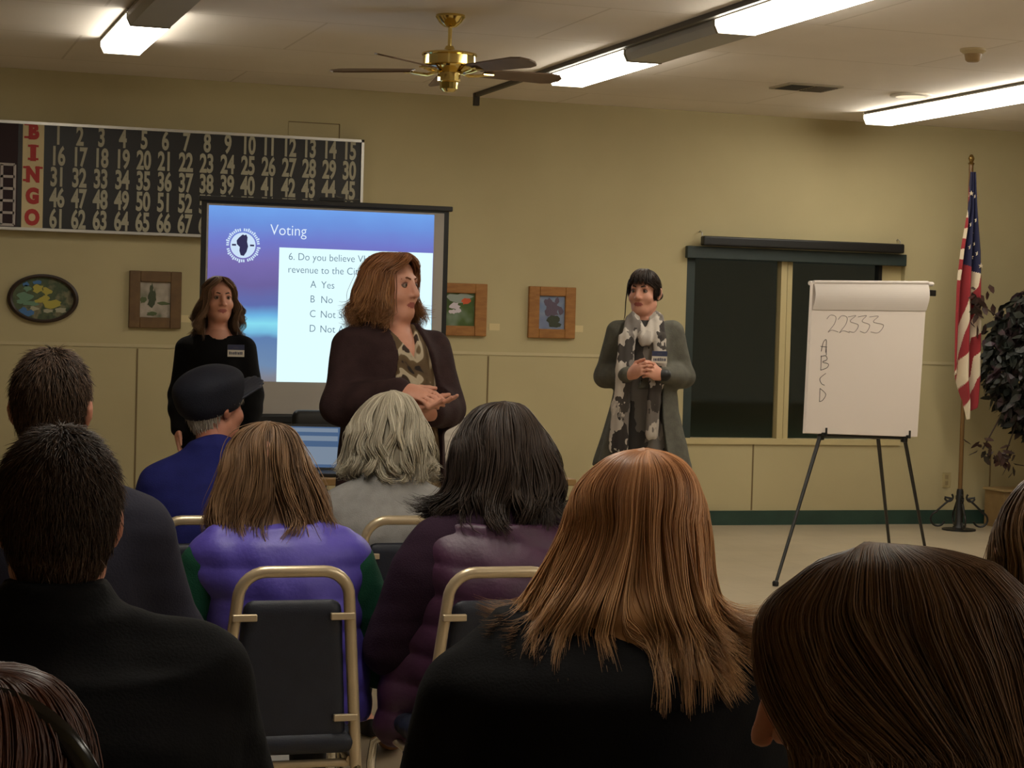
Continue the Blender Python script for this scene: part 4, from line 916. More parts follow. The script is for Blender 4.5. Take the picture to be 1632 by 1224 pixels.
long_hair(I_.root, M['h_black'], I_.head, I_.hrot, prow([(640, 806, 806, .05, .04), (645, 775, 830, .06, .06), (660, 750, 846, .09, .09), (695, 727, 869, .1, .12), (735, 721, 890, .1, .135), (768, 718, 896, .1, .14), (795, 700, 894, .1, .15), (818, 690, 893, .1, .155), (842, 715, 890, .1, .155), (862, 745, 875, .1, .15)], 802, 720, dI),
          n=3400, w=.0024, face=.8, zf=.03, wave=(.13, 1.8), clump=36, curl=.016, flip=.03, sheet=.03, seed=7, tmin=.78, jit=.009, segs=20)
# -- grey haired woman
dH = 6.6
H_ = seat_fig('woman with wavy grey bobbed hair in a light grey sweater', at(622, 690, dH), rot=math.radians(-5), hrot=math.radians(-10), sw=.20, bulk=1.2, dx=-.03)
dress(H_, 'greysweater', name='sweater', infl=.014, shoe='tan')
long_hair(H_.root, M['h_grey'], H_.head, H_.hrot, prow([(622, 630, 630, .05, .04), (630, 600, 652, .07, .07), (645, 580, 664, .09, .1), (669, 564, 677, .1, .125), (694, 554, 684, .1, .135), (719, 546, 690, .1, .14), (743, 548, 690, .1, .14), (762, 566, 684, .1, .12), (770, 590, 665, .1, .10)], 622, 690, dH),
          n=3000, w=.0026, face=.8, zf=.03, wave=(.20, 1.7), clump=30, curl=.018, flip=.015, sheet=.03, seed=9, tmin=.78, jit=.007, segs=18)
# -- man in the navy cap
dF = 6.75
F_ = seat_fig('man in a navy cap and royal blue sweater looking to the right', at(343, 650, dF), rot=math.radians(-6), hrot=math.radians(-62), sw=.215, bulk=1.25, hk=1.02)
dress(F_, 'bluesweater', name='sweater', infl=.016, skin='skin_red')
def capR(): return F_.HR @ np.array(Matrix.Rotation(.30, 3, 'X'))
cR = capR(); cp = Soft(); hc_ = lambda *p: F_.head+cR @ np.array(p, float)
cp.ell(hc_(0, -.012, .045), (.102, .123, .092), cR, .03).ell(hc_(0, -.008, .086), (.111, .122, .058), cR, .03)
cp.mesh('cap', .006, mat('navy_cap', (24, 26, 38), .75, bump=.2, bscale=220, spec=.3), F_.root, disp=lambda P: .004*nz3(P, 26, 2), cut=lambda P: -.014-((P-F_.head) @ cR)[:, 2])
br = Soft()
for k in range(-4, 5): a = k*.24; br.cone(hc_(.075*math.sin(a), .075*math.cos(a), .012), hc_(.108*math.sin(a), .185*math.cos(a*.8), .05-.014*abs(k)/4), .015, .013, .012, flat=(cR[:, 2], 2.6))
br.mesh('cap_brim', .005, mat('navy_brim', (40, 42, 54), .7), F_.root)
short_hair(F_.root, M['h_white'], F_.head, F_.hrot, (.082, .103, .09), n=3000, ln=(.014, .026), seed=21, nape=-.085, side=-.03, front=.03, lift=.3)
# -- man behind the left foreground man
dE = 4.45
E_ = seat_fig('man with short brown hair and a navy jacket, second from the front at left', at(82, 655, dE), rot=math.radians(-6), hrot=math.radians(-14), sw=.225, bulk=1.25, hk=1.03)
dress(E_, 'navyjacket', name='jacket', infl=.026, skin='skin_red')
short_hair(E_.root, M['h_salt'], E_.head, E_.hrot, (.084, .108, .106), n=8000, ln=(.014, .028), cz=.034, seed=23, nape=-.085, side=-.03)
# -- dark man, left foreground
dD = 2.95
D_ = seat_fig('man with short dark hair and a black jacket, large in the left foreground', at(93, 838, dD), rot=math.radians(-8), hrot=math.radians(-4), sw=.235, bulk=1.3, hk=1.03, pitch=.12, shz=.045)
def exD(g): g.prof([(D_.hz-.20, D_.hl[0]*.75, D_.hl[1]-.055, .115, .10), (D_.hz-.075, D_.hl[0]*.75, D_.hl[1]-.05, .076, .082)], D_.R[:2, :2], .03).prof([(.40, 0, -.03, .29, .21), (.70, 0, -.035, .285, .21), (.91, 0, -.03, .26, .20), (1.0, 0, -.02, .2, .12)], D_.R[:2, :2], .06, 'u', 2.6)
dress(D_, 'blackjacket', name='jacket', infl=.03, skin='skin_red', extra=exD)
short_hair(D_.root, M['h_salt'], D_.head, D_.hrot, (.088, .113, .112), n=13000, ln=(.012, .026), w=.0011, cz=.036, seed=25, nape=-.095, side=-.035, grey=lambda P: .35*(P[:, 2] < -.03))
# -- brown haired woman in profile, right foreground
dB = 1.9
B_ = seat_fig('woman with long straight brown hair turned left, large at lower right', at(1370, 1078, dB), rot=math.radians(20), hrot=math.radians(48), sw=.19, bulk=1.1, hk=.97, pitch=.42, nosek=1.10)
dress(B_, 'blackcloth', name='sweater', infl=.02, bh=.005)
long_hair(B_.root, M['h_brown'], B_.head, B_.hrot, [(.128, .0, .0, -.02, .06), (.124, .03, .03, .0, .085), (.115, .055, .055, .0184, .122), (.104, .07, .07, .0435, .137), (.0845, .085, .085, .066, .158), (.0696, .09, .09, .082, .166), (.053, .095, .095, .092, .172), (.033, .098, .098, .095, .178), (-.006, .102, .102, .095, .18), (-.035, .104, .104, .090, .18), (-.065, .106, .106, .084, .18), (-.10, .11, .11, .076, .18), (-.18, .115, .115, .075, .178), (-.27, .12, .12, .075, .17), (-.36, .12, .12, .075, .17)],
          n=7000, w=.0010, face=1.2, zf=.025, zsp=.13, wave=(.03, 1.0), clump=70, seed=11, tmin=.85, jit=.005, segs=26, lay=(.93, 1.0), pcl=.4, sheet=.012)
cs = Soft().chain([B_.H(-.08, .08, -.135), B_.H(0, .125, -.125), B_.H(.08, .09, -.14)], [.03, .034, .03], .02); cs.mesh('collar', .005, mat('cream_fleece', (206, 178, 128), .9, bump=.4, bscale=150), B_.root, disp=lambda P: .003*nz3(P, 120, 2))
# -- headband woman, lower left corner
dC = 1.72
C_ = seat_fig('person with reddish brown hair and a black headband at the lower left corner', at(-22, 1306, dC), rot=math.radians(-8), hrot=math.radians(-14), sw=.19, bulk=1.1)
dress(C_, 'blackcloth', name='sweater', infl=.02)
M['h_red'] = hair_mat('reddish_hair', (50, 26, 19), (104, 62, 42), None, .42)
long_hair(C_.root, M['h_red'], C_.head, C_.hrot, [(.130, 0, 0, .03, .03), (.126, .035, .035, .05, .05), (.112, .062, .062, .075, .08), (.075, .086, .084, .1, .105), (.02, .095, .095, .1, .115), (-.04, .10, .10, .1, .118), (-.1, .105, .105, .1, .118), (-.2, .11, .11, .1, .12)],
          n=2400, w=.0013, face=.8, zf=.03, wave=(.05, 1.3), clump=60, seed=13, tmin=.85, jit=.004, segs=16)
hb = MB(); hr = []
for k in range(25):
    a = math.radians(8+164*k/24); hr.append(C_.H(.105*math.cos(a), -.045-.012*math.sin(a), -.005+.122*math.sin(a)))
hb.tube(hr, .010, 8, rx=.35, up=(1, 0, 0)).build('headband', mat('gloss_black', (14, 12, 12), .15), C_.root, True)
for s in (-1, 1): MB().tube([C_.H(s*.104, -.055, .012), C_.H(s*.100, -.05, -.05)], .002, 6).tube([C_.H(s*.106, -.045, .012), C_.H(s*.102, -.04, -.05)], .002, 6).build('headband_clip', M['chrome'], C_.root)
# -- head at the right edge
dJ = 2.9
J_ = seat_fig('person with streaked brown hair cut off by the right edge of the picture', at(1680, 900, dJ), rot=math.radians(-20), hrot=math.radians(-24), sw=.19, bulk=1.1)
dress(J_, 'blackcloth', name='sweater', infl=.02)
long_hair(J_.root, M['h_blond'], J_.head, J_.hrot, [(.135, 0, 0, .03, .03), (.128, .03, .03, .05, .05), (.11, .055, .055, .075, .08), (.07, .078, .078, .1, .105), (.03, .09, .09, .1, .115), (-.03, .094, .094, .1, .118), (-.1, .09, .09, .1, .118), (-.16, .08, .08, .1, .115)],
          n=1800, w=.0018, face=.8, zf=.03, wave=(.05, 1.3), clump=40, seed=15, tmin=.85, jit=.004, segs=16)
for f, lab in ((A_, 'dark blue chair under the woman with copper hair'), (D_, 'dark blue chair under the man in black at left'), (E_, 'dark blue chair under the man in the navy jacket'), (B_, 'dark blue chair under the woman at lower right'), (C_, 'dark blue chair under the person with the headband'), (J_, 'dark blue chair under the person at the right edge')):
    c = copy_tree(proto); o = f.L(0, .05, 0)+f.o; c.location = o; c.rotation_euler = (0, 0, f.rot); c['label'] = lab

# ---------------------------------------------------------------- standing women
def garment(S, name, h, m, root, folds=(.003, 30), **k):
    d0 = k.pop('disp', None)
    return S.mesh(name, h, m, root, disp=lambda P: folds[0]*nz3(P, folds[1], 3)+(d0(P) if d0 else 0), **k)
def badge(f, c, n, label_m, w=.085, h=.058):
    """name badge: blue band over white, at root-frame point c, facing n"""
    n = np.array(n, float); n /= np.linalg.norm(n); r = np.cross([0, 0, 1], n); r /= np.linalg.norm(r); u = np.cross(n, r); c = np.array(c, float)
    def slab(x0, x1, y0, y1, d0, d1): return [c+r*x+u*y+n*d for x in (x0, x1) for y in (y0, y1) for d in (d0, d1)]
    F = [(0, 1, 3, 2), (4, 6, 7, 5), (0, 4, 5, 1), (2, 3, 7, 6), (0, 2, 6, 4), (1, 5, 7, 3)]
    b = MB().add(slab(-w/2, w/2, -h/2, h/2, 0, .003), F).build('name_badge', M['white'], f.root)
    MB().add(slab(-w/2, w/2, .004, h/2, .003, .004), F).build('badge_band', mat('badge_blue', (52, 58, 92), .5), b)
    t = MB()
    rr = random.Random(int(w*1e4))
    x = -w/2+.008
    while x < w/2-.012:
        q = rr.uniform(.004, .007); t.add(slab(x, x+q, -.020, -.004-rr.uniform(0, .004), .003, .0038), F); x += q+.0025
    t.add(slab(-.012, .012, .012, .02, .004, .0046), F)
    t.build('badge_lettering', mat('badge_ink', (70, 72, 96), .6), b)

# -- right: grey cardigan, scarf
dM = 10.3; sM = FPX/dM
hM = at(1027, 467, dM); al = math.radians(180-18.03+6)
Mw = Fig('person', (hM.x, hM.y), 'standing woman in a grey cardigan and patterned scarf with dark fringed hair', 'person', al, math.radians(180-18.03-24))
g_ = lambda px, py, dd=0.: Mw.W(at(px, py, dM+dd))
Mw.hd(Mw.W(hM), .98).neck(g_(1027, 512), .05)
prM = lambda rows: [((lambda q: (q[2], q @ Mw.R[:, 0], q @ Mw.R[:, 1]+cy, (xr-xl)/2/sM, ry))(Mw.W(at((xl+xr)/2, y, dM)))) for y, xl, xr, ry, cy in rows]
AM = Mw.R[:2, :2]
shL, shR = g_(983, 528), g_(1073, 528); elL, elR = g_(964, 600, .02), g_(1090, 600, .02); wrL, wrR = g_(1004, 597, -.20), g_(1054, 598, -.20)
zf_ = Mw.W(at(1027, 700, dM))
torso = prM([(510, 1008, 1046, .06, -.01), (522, 985, 1070, .085, -.01), (550, 984, 1072, .11, 0), (600, 988, 1068, .105, 0), (650, 984, 1072, .11, 0), (720, 980, 1076, .13, 0), (770, 985, 1072, .12, 0)])
Mw.s.prof(shrink(torso, -.012), AM, .03)
hipz = at(1027, 750, dM).z
for i, (sh, el, wr) in enumerate(((shL, elL, wrL), (shR, elR, wrR))):
    Mw.arm(sh, el, wr, (.045, .036, .024))
    x = .09 if i == 0 else -.09
    Mw.leg(Mw.L(x, 0, hipz), Mw.L(x, .01, .48), Mw.L(x, -.02, .09), Mw.L(x*1.2, .12, .03))
# body frame: +x is her right = image left
nv = Mw.L(0, -1, 0)
Mw.hand(wrL, g_(1026, 586, -.27)-wrL, Mw.L(-.5, -1, -.35), 1, (.75, .8, .85, .9), .92, .6)
Mw.hand(wrR, g_(1030, 590, -.25)-wrR, Mw.L(.5, -1, -.3), -1, (.85, .9, .95, 1.), .92, .5)
Mw.s.mesh('body', .0045, [M['skin'], M['lips']], Mw.root, face_mi=lip_pick(Mw, .98))
Mw.eyes(.98).brows(M['h_dark'], .98)
M['greycardi'] = mat('grey_cardigan', (104, 102, 92), .9, c2=(94, 92, 84), scale=30, bump=.25, bscale=220, spec=.2)
M['blouse_grey'] = blotch('grey_print_blouse', [(0, (58, 54, 52)), (.4, (112, 106, 100)), (.62, (74, 70, 66)), (.85, (140, 132, 124))], 9, .85, kind='vor', dist=.12, stretch=(1, 1, .6))
M['scarf'] = blotch('camouflage_scarf', [(0, (72, 66, 62)), (.18, (186, 176, 166)), (.45, (128, 120, 114)), (.6, (205, 195, 184)), (.88, (56, 50, 48))], 13, .9, kind='vor', dist=.12, stretch=(1, 1, .62))
bl = Soft().prof(shrink(torso, .004), AM, .03); garment(bl, 'blouse', .007, M['blouse_grey'], Mw.root)
tr = Soft()
for x in (-.09, .09): tr.cone(Mw.L(x, 0, hipz), Mw.L(x, .01, .48), .095, .066, .04).cone(Mw.L(x, .01, .48), Mw.L(x, -.02, .10), .066, .055, .04)
tr.mesh('trousers', .010, M['jeans'], Mw.root)
for x in (-.09, .09): Soft().cone(Mw.L(x, -.03, .04), Mw.L(x*1.2, .12, .03), .038, .032, .02).mesh('shoe', .007, M['shoe'], Mw.root, cut=lambda P: .003-P[:, 2])
cg = Soft().prof(prM([(514, 1004, 1050, .075, -.01), (524, 980, 1076, .10, -.01), (550, 979, 1077, .125, 0), (600, 982, 1076, .125, 0), (650, 973, 1082, .15, 0), (695, 959, 1092, .18, 0), (742, 946, 1103, .21, 0)]), AM, .03)
for sh, el, wr in ((shL, elL, wrL), (shR, elR, wrR)): Mw.arm(sh, el, wr*.9+el*.1, (.056, .052, .042), cg, .04)
def cutM(P):
    q = P @ Mw.R; z = P[:, 2]; w = .085+.05*np.clip((1.05-z)/.4, 0, 1)
    front = np.minimum(w-np.abs(q[:, 0]), q[:, 1]-.035)
    front = np.where(np.abs(z-wrL[2]) < .07, np.minimum(front, .135-q[:, 1]), front)
    hem = zf_[2]-.10-.10*np.clip(np.abs(q[:, 0]-.02)/.2, 0, 1)-z
    return np.maximum(front, hem)
garment(cg, 'cardigan', .006, M['greycardi'], Mw.root, (.0035, 26), cut=cutM, disp=lambda P: .014*np.clip((1.15-P[:, 2])/.4, 0, 1)*np.sin(np.arctan2((P @ Mw.R)[:, 1], (P @ Mw.R)[:, 0])*9))
sc = Soft(); fl = (Mw.L(0, 1, 0), 2.6)
sc.chain([Mw.H(.05, -.045, -.125), g_(1009, 510, -.07), g_(1000, 540, -.125), g_(995, 590, -.16), g_(990, 650, -.17), g_(987, 712, -.17)], [.03, .035, .04, .045, .046, .05], .02, fl)
sc.chain([Mw.H(-.05, -.045, -.125), g_(1046, 508, -.07), g_(1050, 540, -.125), g_(1050, 580, -.16), g_(1043, 640, -.17), g_(1038, 690, -.165)], [.03, .032, .034, .036, .036, .036], .02, fl)
sc.chain([Mw.H(.05, -.045, -.13), Mw.H(0, -.075, -.115), Mw.H(-.05, -.045, -.13)], [.032, .034, .032], .02)
sc.chain([g_(1012, 515, -.09), g_(1027, 540, -.135), g_(1044, 515, -.09)], [.03, .033, .03], .02, fl)
garment(sc, 'scarf', .0055, M['scarf'], Mw.root, (.004, 45), disp=lambda P: .004*np.sin((P @ Mw.R)[:, 0]*160))
badge(Mw, g_(1051, 569, -.195), nv*-1 if nv @ (np.array(EYE)-np.array(hM)) < 0 else nv, None, .078, .06)
long_hair(Mw.root, M['h_dark'], Mw.head, Mw.hrot, [(.122, 0, 0, .03, .02), (.117, .03, .03, .05, .05), (.10, .055, .055, .08, .075), (.07, .074, .074, .1, .095), (.03, .082, .082, .106, .104), (.005, .082, .082, .1, .104), (-.02, .078, .078, .09, .100), (-.05, .055, .055, .06, .09)],
          n=1800, w=.0020, face=1.15, zf=.045, wave=(.02, 1.), clump=50, seed=31, tmin=.85, jit=.003, segs=14)
long_hair(Mw.root, M['h_dark'], Mw.head, Mw.hrot, [(.124, 0, 0, .0, .02), (.122, .03, .03, .03, .03), (.112, .05, .05, .062, .05), (.09, .068, .068, .092, .05), (.062, .076, .076, .107, .05), (.036, .079, .079, .111, .05)],
          n=420, w=.0022, face=None, wave=(.04, 1.), clump=18, seed=37, tmin=.84, jit=.003, segs=12, rng=(.1, .95), name='fringe', sheet=0, pcl=.5)
bn = Soft().ell(Mw.H(-.03, -.115, -.01), (.03, .03, .028)); bn.mesh('hair_bun', .005, M['h_dark'], Mw.root, attrs={'tint': lambda V: .3+.3*np.sin(V[:, 2]*400)})
ws = MB().tube([Mw.H(.077, .045, .02), Mw.H(.082, .05, -.05), Mw.H(.086, .045, -.12), Mw.H(.095, .04, -.15)], [.003, .003, .0025, .001], 6); ws.build('hair_wisp', M['h_dark'], Mw.root, True)
wb = Soft().cone(wrR-.02*(wrL-wrR)/np.linalg.norm(wrL-wrR), wrR+.012*(wrL-wrR)/np.linalg.norm(wrL-wrR), .031, .030); wb.mesh('wristband', .004, M['black'], Mw.root)

# -- left: black sweater
dL = 10.5; sL = FPX/dL
hL = at(349, 477, dL)
Lw = Fig('person', (hL.x, hL.y), 'standing woman with wavy brown hair in a long black sweater with a name badge', 'person', math.radians(180-18.03+8), math.radians(180-18.03+22))
g_ = lambda px, py, dd=0.: Lw.W(at(px, py, dL+dd))
Lw.hd(Lw.W(hL), .98).neck(g_(347, 530), .05)
prL = lambda rows: [((lambda q: (q[2], q @ Lw.R[:, 0], q @ Lw.R[:, 1]+cy, (xr-xl)/2/sL, ry))(Lw.W(at((xl+xr)/2, y, dL)))) for y, xl, xr, ry, cy in rows]
AL = Lw.R[:2, :2]
rowsL = prL([(528, 330, 362, .055, -.01), (540, 304, 386, .085, -.01), (570, 298, 392, .115, .0), (620, 302, 388, .11, 0), (680, 298, 390, .115, 0), (740, 292, 396, .135, 0), (775, 294, 394, .13, 0)])
Lw.s.prof(shrink(rowsL, -.012), AL, .03)
arms = ((g_(298, 556), g_(286, 630, .03), g_(285, 684, -.08)), (g_(390, 556), g_(402, 630, .03), g_(398, 690, -.06)))
hz_ = at(345, 745, dL).z
for i, (sh, el, wr) in enumerate(arms):
    Lw.arm(sh, el, wr, (.045, .036, .024)); x = .09 if i == 0 else -.09
    Lw.leg(Lw.L(x, 0, hz_), Lw.L(x, .01, .47), Lw.L(x, -.02, .09), Lw.L(x*1.2, .12, .03))
    Lw.hand(wr, Lw.L(.05*(1 if i else 0), .25, -1), Lw.L(-1 if i == 0 else 1, .1, 0), 1 if i == 0 else -1, (.35, .4, .45, .5), .95, .3)
Lw.s.mesh('body', .0045, [M['skin'], M['lips']], Lw.root, face_mi=lip_pick(Lw, .98))
Lw.eyes(.98).brows(M['h_left'], .98)
sw = Soft().prof(shrink(prL([(534, 316, 376, .075, -.01), (543, 302, 388, .09, -.01), (570, 298, 392, .115, .0), (620, 302, 388, .11, 0), (680, 296, 392, .12, 0), (760, 290, 398, .14, 0)]), .014), AL, .03)
for sh, el, wr in arms: Lw.arm(sh, el, wr, (.062, .056, .042), sw, .04)
garment(sw, 'sweater', .006, M['blackcloth'], Lw.root, (.004, 26), cut=lambda P: np.maximum(.058-np.sqrt(((P @ Lw.R)[:, 0]-.0)**2+(((P @ Lw.R)[:, 1]-.05)/.9)**2+((P[:, 2]-at(347, 531, dL).z)/.85)**2), -1))
tr = Soft()
for x in (-.09, .09): tr.cone(Lw.L(x, 0, hz_), Lw.L(x, .01, .47), .10, .066, .04).cone(Lw.L(x, .01, .47), Lw.L(x, -.02, .10), .066, .055, .04)
tr.mesh('trousers', .010, M['jeans'], Lw.root)
for x in (-.09, .09): Soft().cone(Lw.L(x, -.03, .04), Lw.L(x*1.2, .12, .03), .038, .032, .02).mesh('shoe', .007, M['shoe'], Lw.root, cut=lambda P: .003-P[:, 2])
badge(Lw, g_(376, 559, -.155), Lw.L(-.1, 1, 0), None, .086, .062)
long_hair(Lw.root, M['h_left'], Lw.head, Lw.hrot, [(.122, 0, 0, .04, .02), (.116, .03, .03, .06, .05), (.10, .055, .055, .085, .075), (.065, .08, .08, .1, .1), (.01, .092, .092, .1, .11), (-.06, .112, .115, .1, .112), (-.12, .125, .13, .115, .112), (-.17, .125, .135, .13, .112), (-.205, .105, .12, .13, .105)],
          n=2600, w=.0024, face=.92, zf=.072, wave=(.24, 2.2), clump=26, curl=.026, sheet=.03, seed=33, tmin=.8, jit=.006, segs=18, part=.02)

# -- middle: the speaker
dK = 7.4; sK = FPX/dK
hK = at(624, 458, dK)
Kw = Fig('person', (hK.x, hK.y), 'standing woman with auburn hair and a dark brown cardigan speaking with clasped hands', 'person', math.radians(-18.03-138), math.radians(-18.03-121))
g_ = lambda px, py, dd=0.: Kw.W(at(px, py, dK+dd))
Kw.hd(Kw.W(hK), 1.04, 1.02, 1.08).neck(g_(622, 525), .056)
def prK(rows):
    o = []
    for y, xl, xr, ry, cy in rows:
        q = Kw.W(at((xl+xr)/2, y, dK)); o.append((q[2], q @ Kw.R[:, 0], q @ Kw.R[:, 1]+cy, (xr-xl)/2/sK, ry))
    return o
AK = Kw.R[:2, :2]
base = [(516, 588, 660, .075, -.02), (528, 560, 680, .105, -.01), (560, 553, 697, .14, 0), (610, 552, 700, .155, 0), (660, 550, 702, .16, 0), (720, 544, 704, .175, 0), (780, 540, 708, .185, 0), (830, 545, 705, .18, 0)]
Kw.s.prof(shrink(prK(base), -.014), AK, .03)
arms = ((g_(557, 552, -.06), g_(543, 648, -.14), g_(640, 622, -.30)), (g_(690, 556, .10), g_(712, 650, .02), g_(688, 660, -.22)))
hz_ = at(624, 800, dK).z
for i, (sh, el, wr) in enumerate(arms):
    Kw.arm(sh, el, wr, (.055, .046, .029)); x = .11 if i == 0 else -.11
    Kw.leg(Kw.L(x, 0, hz_), Kw.L(x, .01, .47), Kw.L(x, -.02, .09), Kw.L(x*1.2, .12, .03), (.1, .062, .04))
# her right hand lies over the open left hand
d1 = g_(702, 634, -.36)-arms[0][2]; Kw.hand(arms[0][2], d1, np.array(_fw)*.55+np.array(_up)*-.8, 1 if np.cross(d1, np.array(_fw)*.55+np.array(_up)*-.8) @ np.array(_up) > 0 else -1, (.35, .4, .45, .5), 1., .1)
d2 = g_(706, 642, -.36)-g_(660, 648, -.30); Kw.hand(g_(664, 648, -.29), d2, np.array(_up)*.8-np.array(_fw)*.2, 1 if np.cross(d2, np.array(_up)) @ np.array(_up) > 0 else -1, (.15, .18, .2, .25), 1., .1)
Kw.s.cone(arms[1][2], g_(664, 648, -.29), .028, .028, .02)
Kw.s.mesh('body', .0045, [M['skin'], M['lips']], Kw.root, face_mi=lip_pick(Kw, 1.04))
Kw.eyes(1.04).brows(M['h_speaker'], 1.04)
M['blouse'] = blotch('floral_blouse', [(0, (26, 20, 20)), (.34, (40, 30, 26)), (.36, (92, 72, 48)), (.52, (110, 90, 62)), (.56, (196, 182, 156)), (.66, (188, 172, 146)), (.68, (60, 44, 34))], 8, .8, 1.5, dist=1.6)
bl = Soft().prof(shrink(prK(base), .002), AK, .03)
garment(bl, 'blouse', .006, M['blouse'], Kw.root, (.005, 30), cut=lambda P: .055-.6*np.clip((Kw.nb[2]-.0-P[:, 2])/.105, 0, 1)*.09-np.sqrt((((P-Kw.nb) @ Kw.R)[:, 0])**2+0*P[:, 0])-np.where(((P-Kw.nb) @ Kw.R)[:, 1] > -.02, 0, 1))
M['cardi'] = mat('brown_cardigan', (62, 44, 44), .9, c2=(54, 38, 39), scale=30, bump=.25, bscale=220, spec=.2)
cg = Soft().prof(shrink(prK([(514, 585, 662, .08, -.02)]+base[1:]), .018), AK, .03)
for i, (sh, el, wr) in enumerate(arms): Kw.arm(sh, el, wr*.93+el*.07, (.07, .064, .05), cg, .045)
for y0, y1, xa in ((700, 830, 0),): pass
def cutK(P):
    q = P @ Kw.R; z = P[:, 2]; tz = at(624, 560, dK).z
    w = .075+.035*np.clip((tz-z)/.15, 0, 1); fr = np.minimum(w-np.abs(q[:, 0]-.0), q[:, 1]-.05)
    return np.where(np.sqrt(((P-arms[0][2])**2).sum(-1)) < .06, -1, np.minimum(fr, .23-q[:, 1]))
garment(cg, 'cardigan', .0065, M['cardi'], Kw.root, (.005, 24), cut=cutK)
tr = Soft()
for x in (-.11, .11): tr.cone(Kw.L(x, 0, hz_), Kw.L(x, .01, .47), .115, .075, .04).cone(Kw.L(x, .01, .47), Kw.L(x, -.02, .10), .075, .06, .04)
tr.mesh('trousers', .010, M['jeans'], Kw.root)
for x in (-.11, .11): Soft().cone(Kw.L(x, -.03, .04), Kw.L(x*1.2, .12, .03), .04, .034, .02).mesh('shoe', .007, M['shoe'], Kw.root, cut=lambda P: .003-P[:, 2])
long_hair(Kw.root, M['h_speaker'], Kw.head, Kw.hrot, [(.130, 0, 0, .05, .03), (.125, .035, .035, .07, .06), (.108, .065, .065, .095, .09), (.075, .088, .088, .108, .115), (.03, .10, .10, .108, .13), (-.02, .108, .108, .1, .14), (-.06, .115, .115, .1, .15), (-.10, .122, .125, .11, .16), (-.14, .125, .13, .12, .165), (-.17, .11, .12, .12, .15)],
          n=3200, w=.0024, face=.95, zf=.080, wave=(.16, 1.8), clump=36, curl=.018, seed=35, tmin=.78, jit=.010, segs=22, part=-.02, flip=.03, sheet=.03)

# -- seated helper, mostly hidden behind the speaker
dN = 8.6
hN = at(672, 596, dN)
N_ = seat_fig('person in a white ribbed sweater seated behind the speaker, only a shoulder showing', hN, rot=math.radians(-18+40), hrot=math.radians(-18+40), sw=.21, bulk=1.2)
M['whiteknit'] = mat('white_ribbed_knit', (205, 196, 184), .9)
dress(N_, 'whiteknit', name='sweater', infl=.016, disp=lambda P: .003*np.sin(P[:, 2]*240))
short_hair(N_.root, M['h_salt'], N_.head, N_.hrot, n=2000, seed=41)
c = copy_tree(proto); o = N_.L(0, .05, 0)+N_.o; c.location = o; c.rotation_euler = (0, 0, N_.rot); c['label'] = 'dark blue chair under the person in the white sweater'

# ---------------------------------------------------------------- table with laptop
TZ = .73
e = on_z(917, 763, TZ)
tb = empty('folding_table', (e.x-.75, e.y+.2, 0), 'tan folding table behind the speaker with a laptop on it', 'table')
M['laminate'] = mat('tan_laminate', (168, 134, 86), .4, c2=(156, 122, 76), scale=9, stretch=(.3, 3, 1))
MB().box((-.75, -.22, TZ-.035), (.75, .5, TZ), .006).build('tabletop', M['laminate'], tb)
for s in (-1, 1):
    MB().tube([(s*.62, -.18, TZ-.03), (s*.62, -.18, .01)], .013, 8).tube([(s*.62, .42, TZ-.03), (s*.62, .42, .01)], .013, 8).tube([(s*.62, -.18, .25), (s*.62, .42, .25)], .01, 8).build('leg_frame', M['alu'], tb, True)
q = on_y(490, 744, e.y+.2); q.z = TZ
dlp = (q-EYE).dot(_fw)
lp = empty('laptop', (q.x, q.y, TZ), 'open laptop with a blue white screen on the table left of the speaker', 'laptop', rz=math.radians(-12))
MB().box((-.17, -.12, 0), (.17, .12, .018), .004).build('keyboard_base', M['black'], lp)
T4 = Matrix.Translation((0, .12, .015)) @ Matrix.Rotation(math.radians(-14), 4, 'X')
lid = MB().box((-.175, 0, 0), (.175, .012, .235), .004, T4).build('lid', M['black'], lp)
scn = MB().box((-.16, -.002, .015), (.16, .0, .222), 0, T4).build('screen', emit('laptop_glow', (92, 120, 160), .6), lid)
wn = MB()
for a, b_ in (((-.15, .195), (.15, .215)), ((-.12, .15), (.15, .175)), ((-.05, .03), (.15, .12))): wn.box((a[0], -.004, a[1]), (b_[0], -.0022, b_[1]), 0, T4)
wn.build('screen_window', emit('laptop_window', (150, 168, 190), .6), lid)
# padded chair back behind the laptop
q = at(512, 655, 11.2)
oc = empty('office_chair', (q.x, q.y, 0), 'black padded chair with its back showing under the projection screen', 'chair')
bk = Soft()
for k in range(6): bk.cone((-.13, 0, q.z-.25+.045*k), (.2, 0, q.z-.25+.045*k), .03, .03, .05, flat=((0, 1, 0), 1.2))
bk.mesh('backrest', .008, M['black'], oc)
MB().tube([(.03, .02, q.z-.2), (.03, .04, .5), (.03, -.1, .42)], .02, 8).build('back_post', M['black'], oc, True)
st = Soft()
for k in range(7): st.cone((-.18, -.36+.06*k, .46), (.24, -.36+.06*k, .46), .035, .035, .02)
st.mesh('seat', .01, M['black'], oc)
MB().tube([(.03, -.18, .45), (.03, -.18, .1)], .025, 10).build('column', M['chrome'], oc, True)
for k in range(5):
    a = 2*math.pi*k/5+.3; MB().tube([(.03, -.18, .11), (.03+.27*math.cos(a), -.18+.27*math.sin(a), .05)], .016, 8).build('base_arm', M['black'], oc, True)
    MB().lathe([(.001, .0), (.02, .004), (.025, .025), (.02, .046), (.001, .05)], (.03+.27*math.cos(a), -.18+.27*math.sin(a), 0), 12).build('caster', M['black'], oc, True)

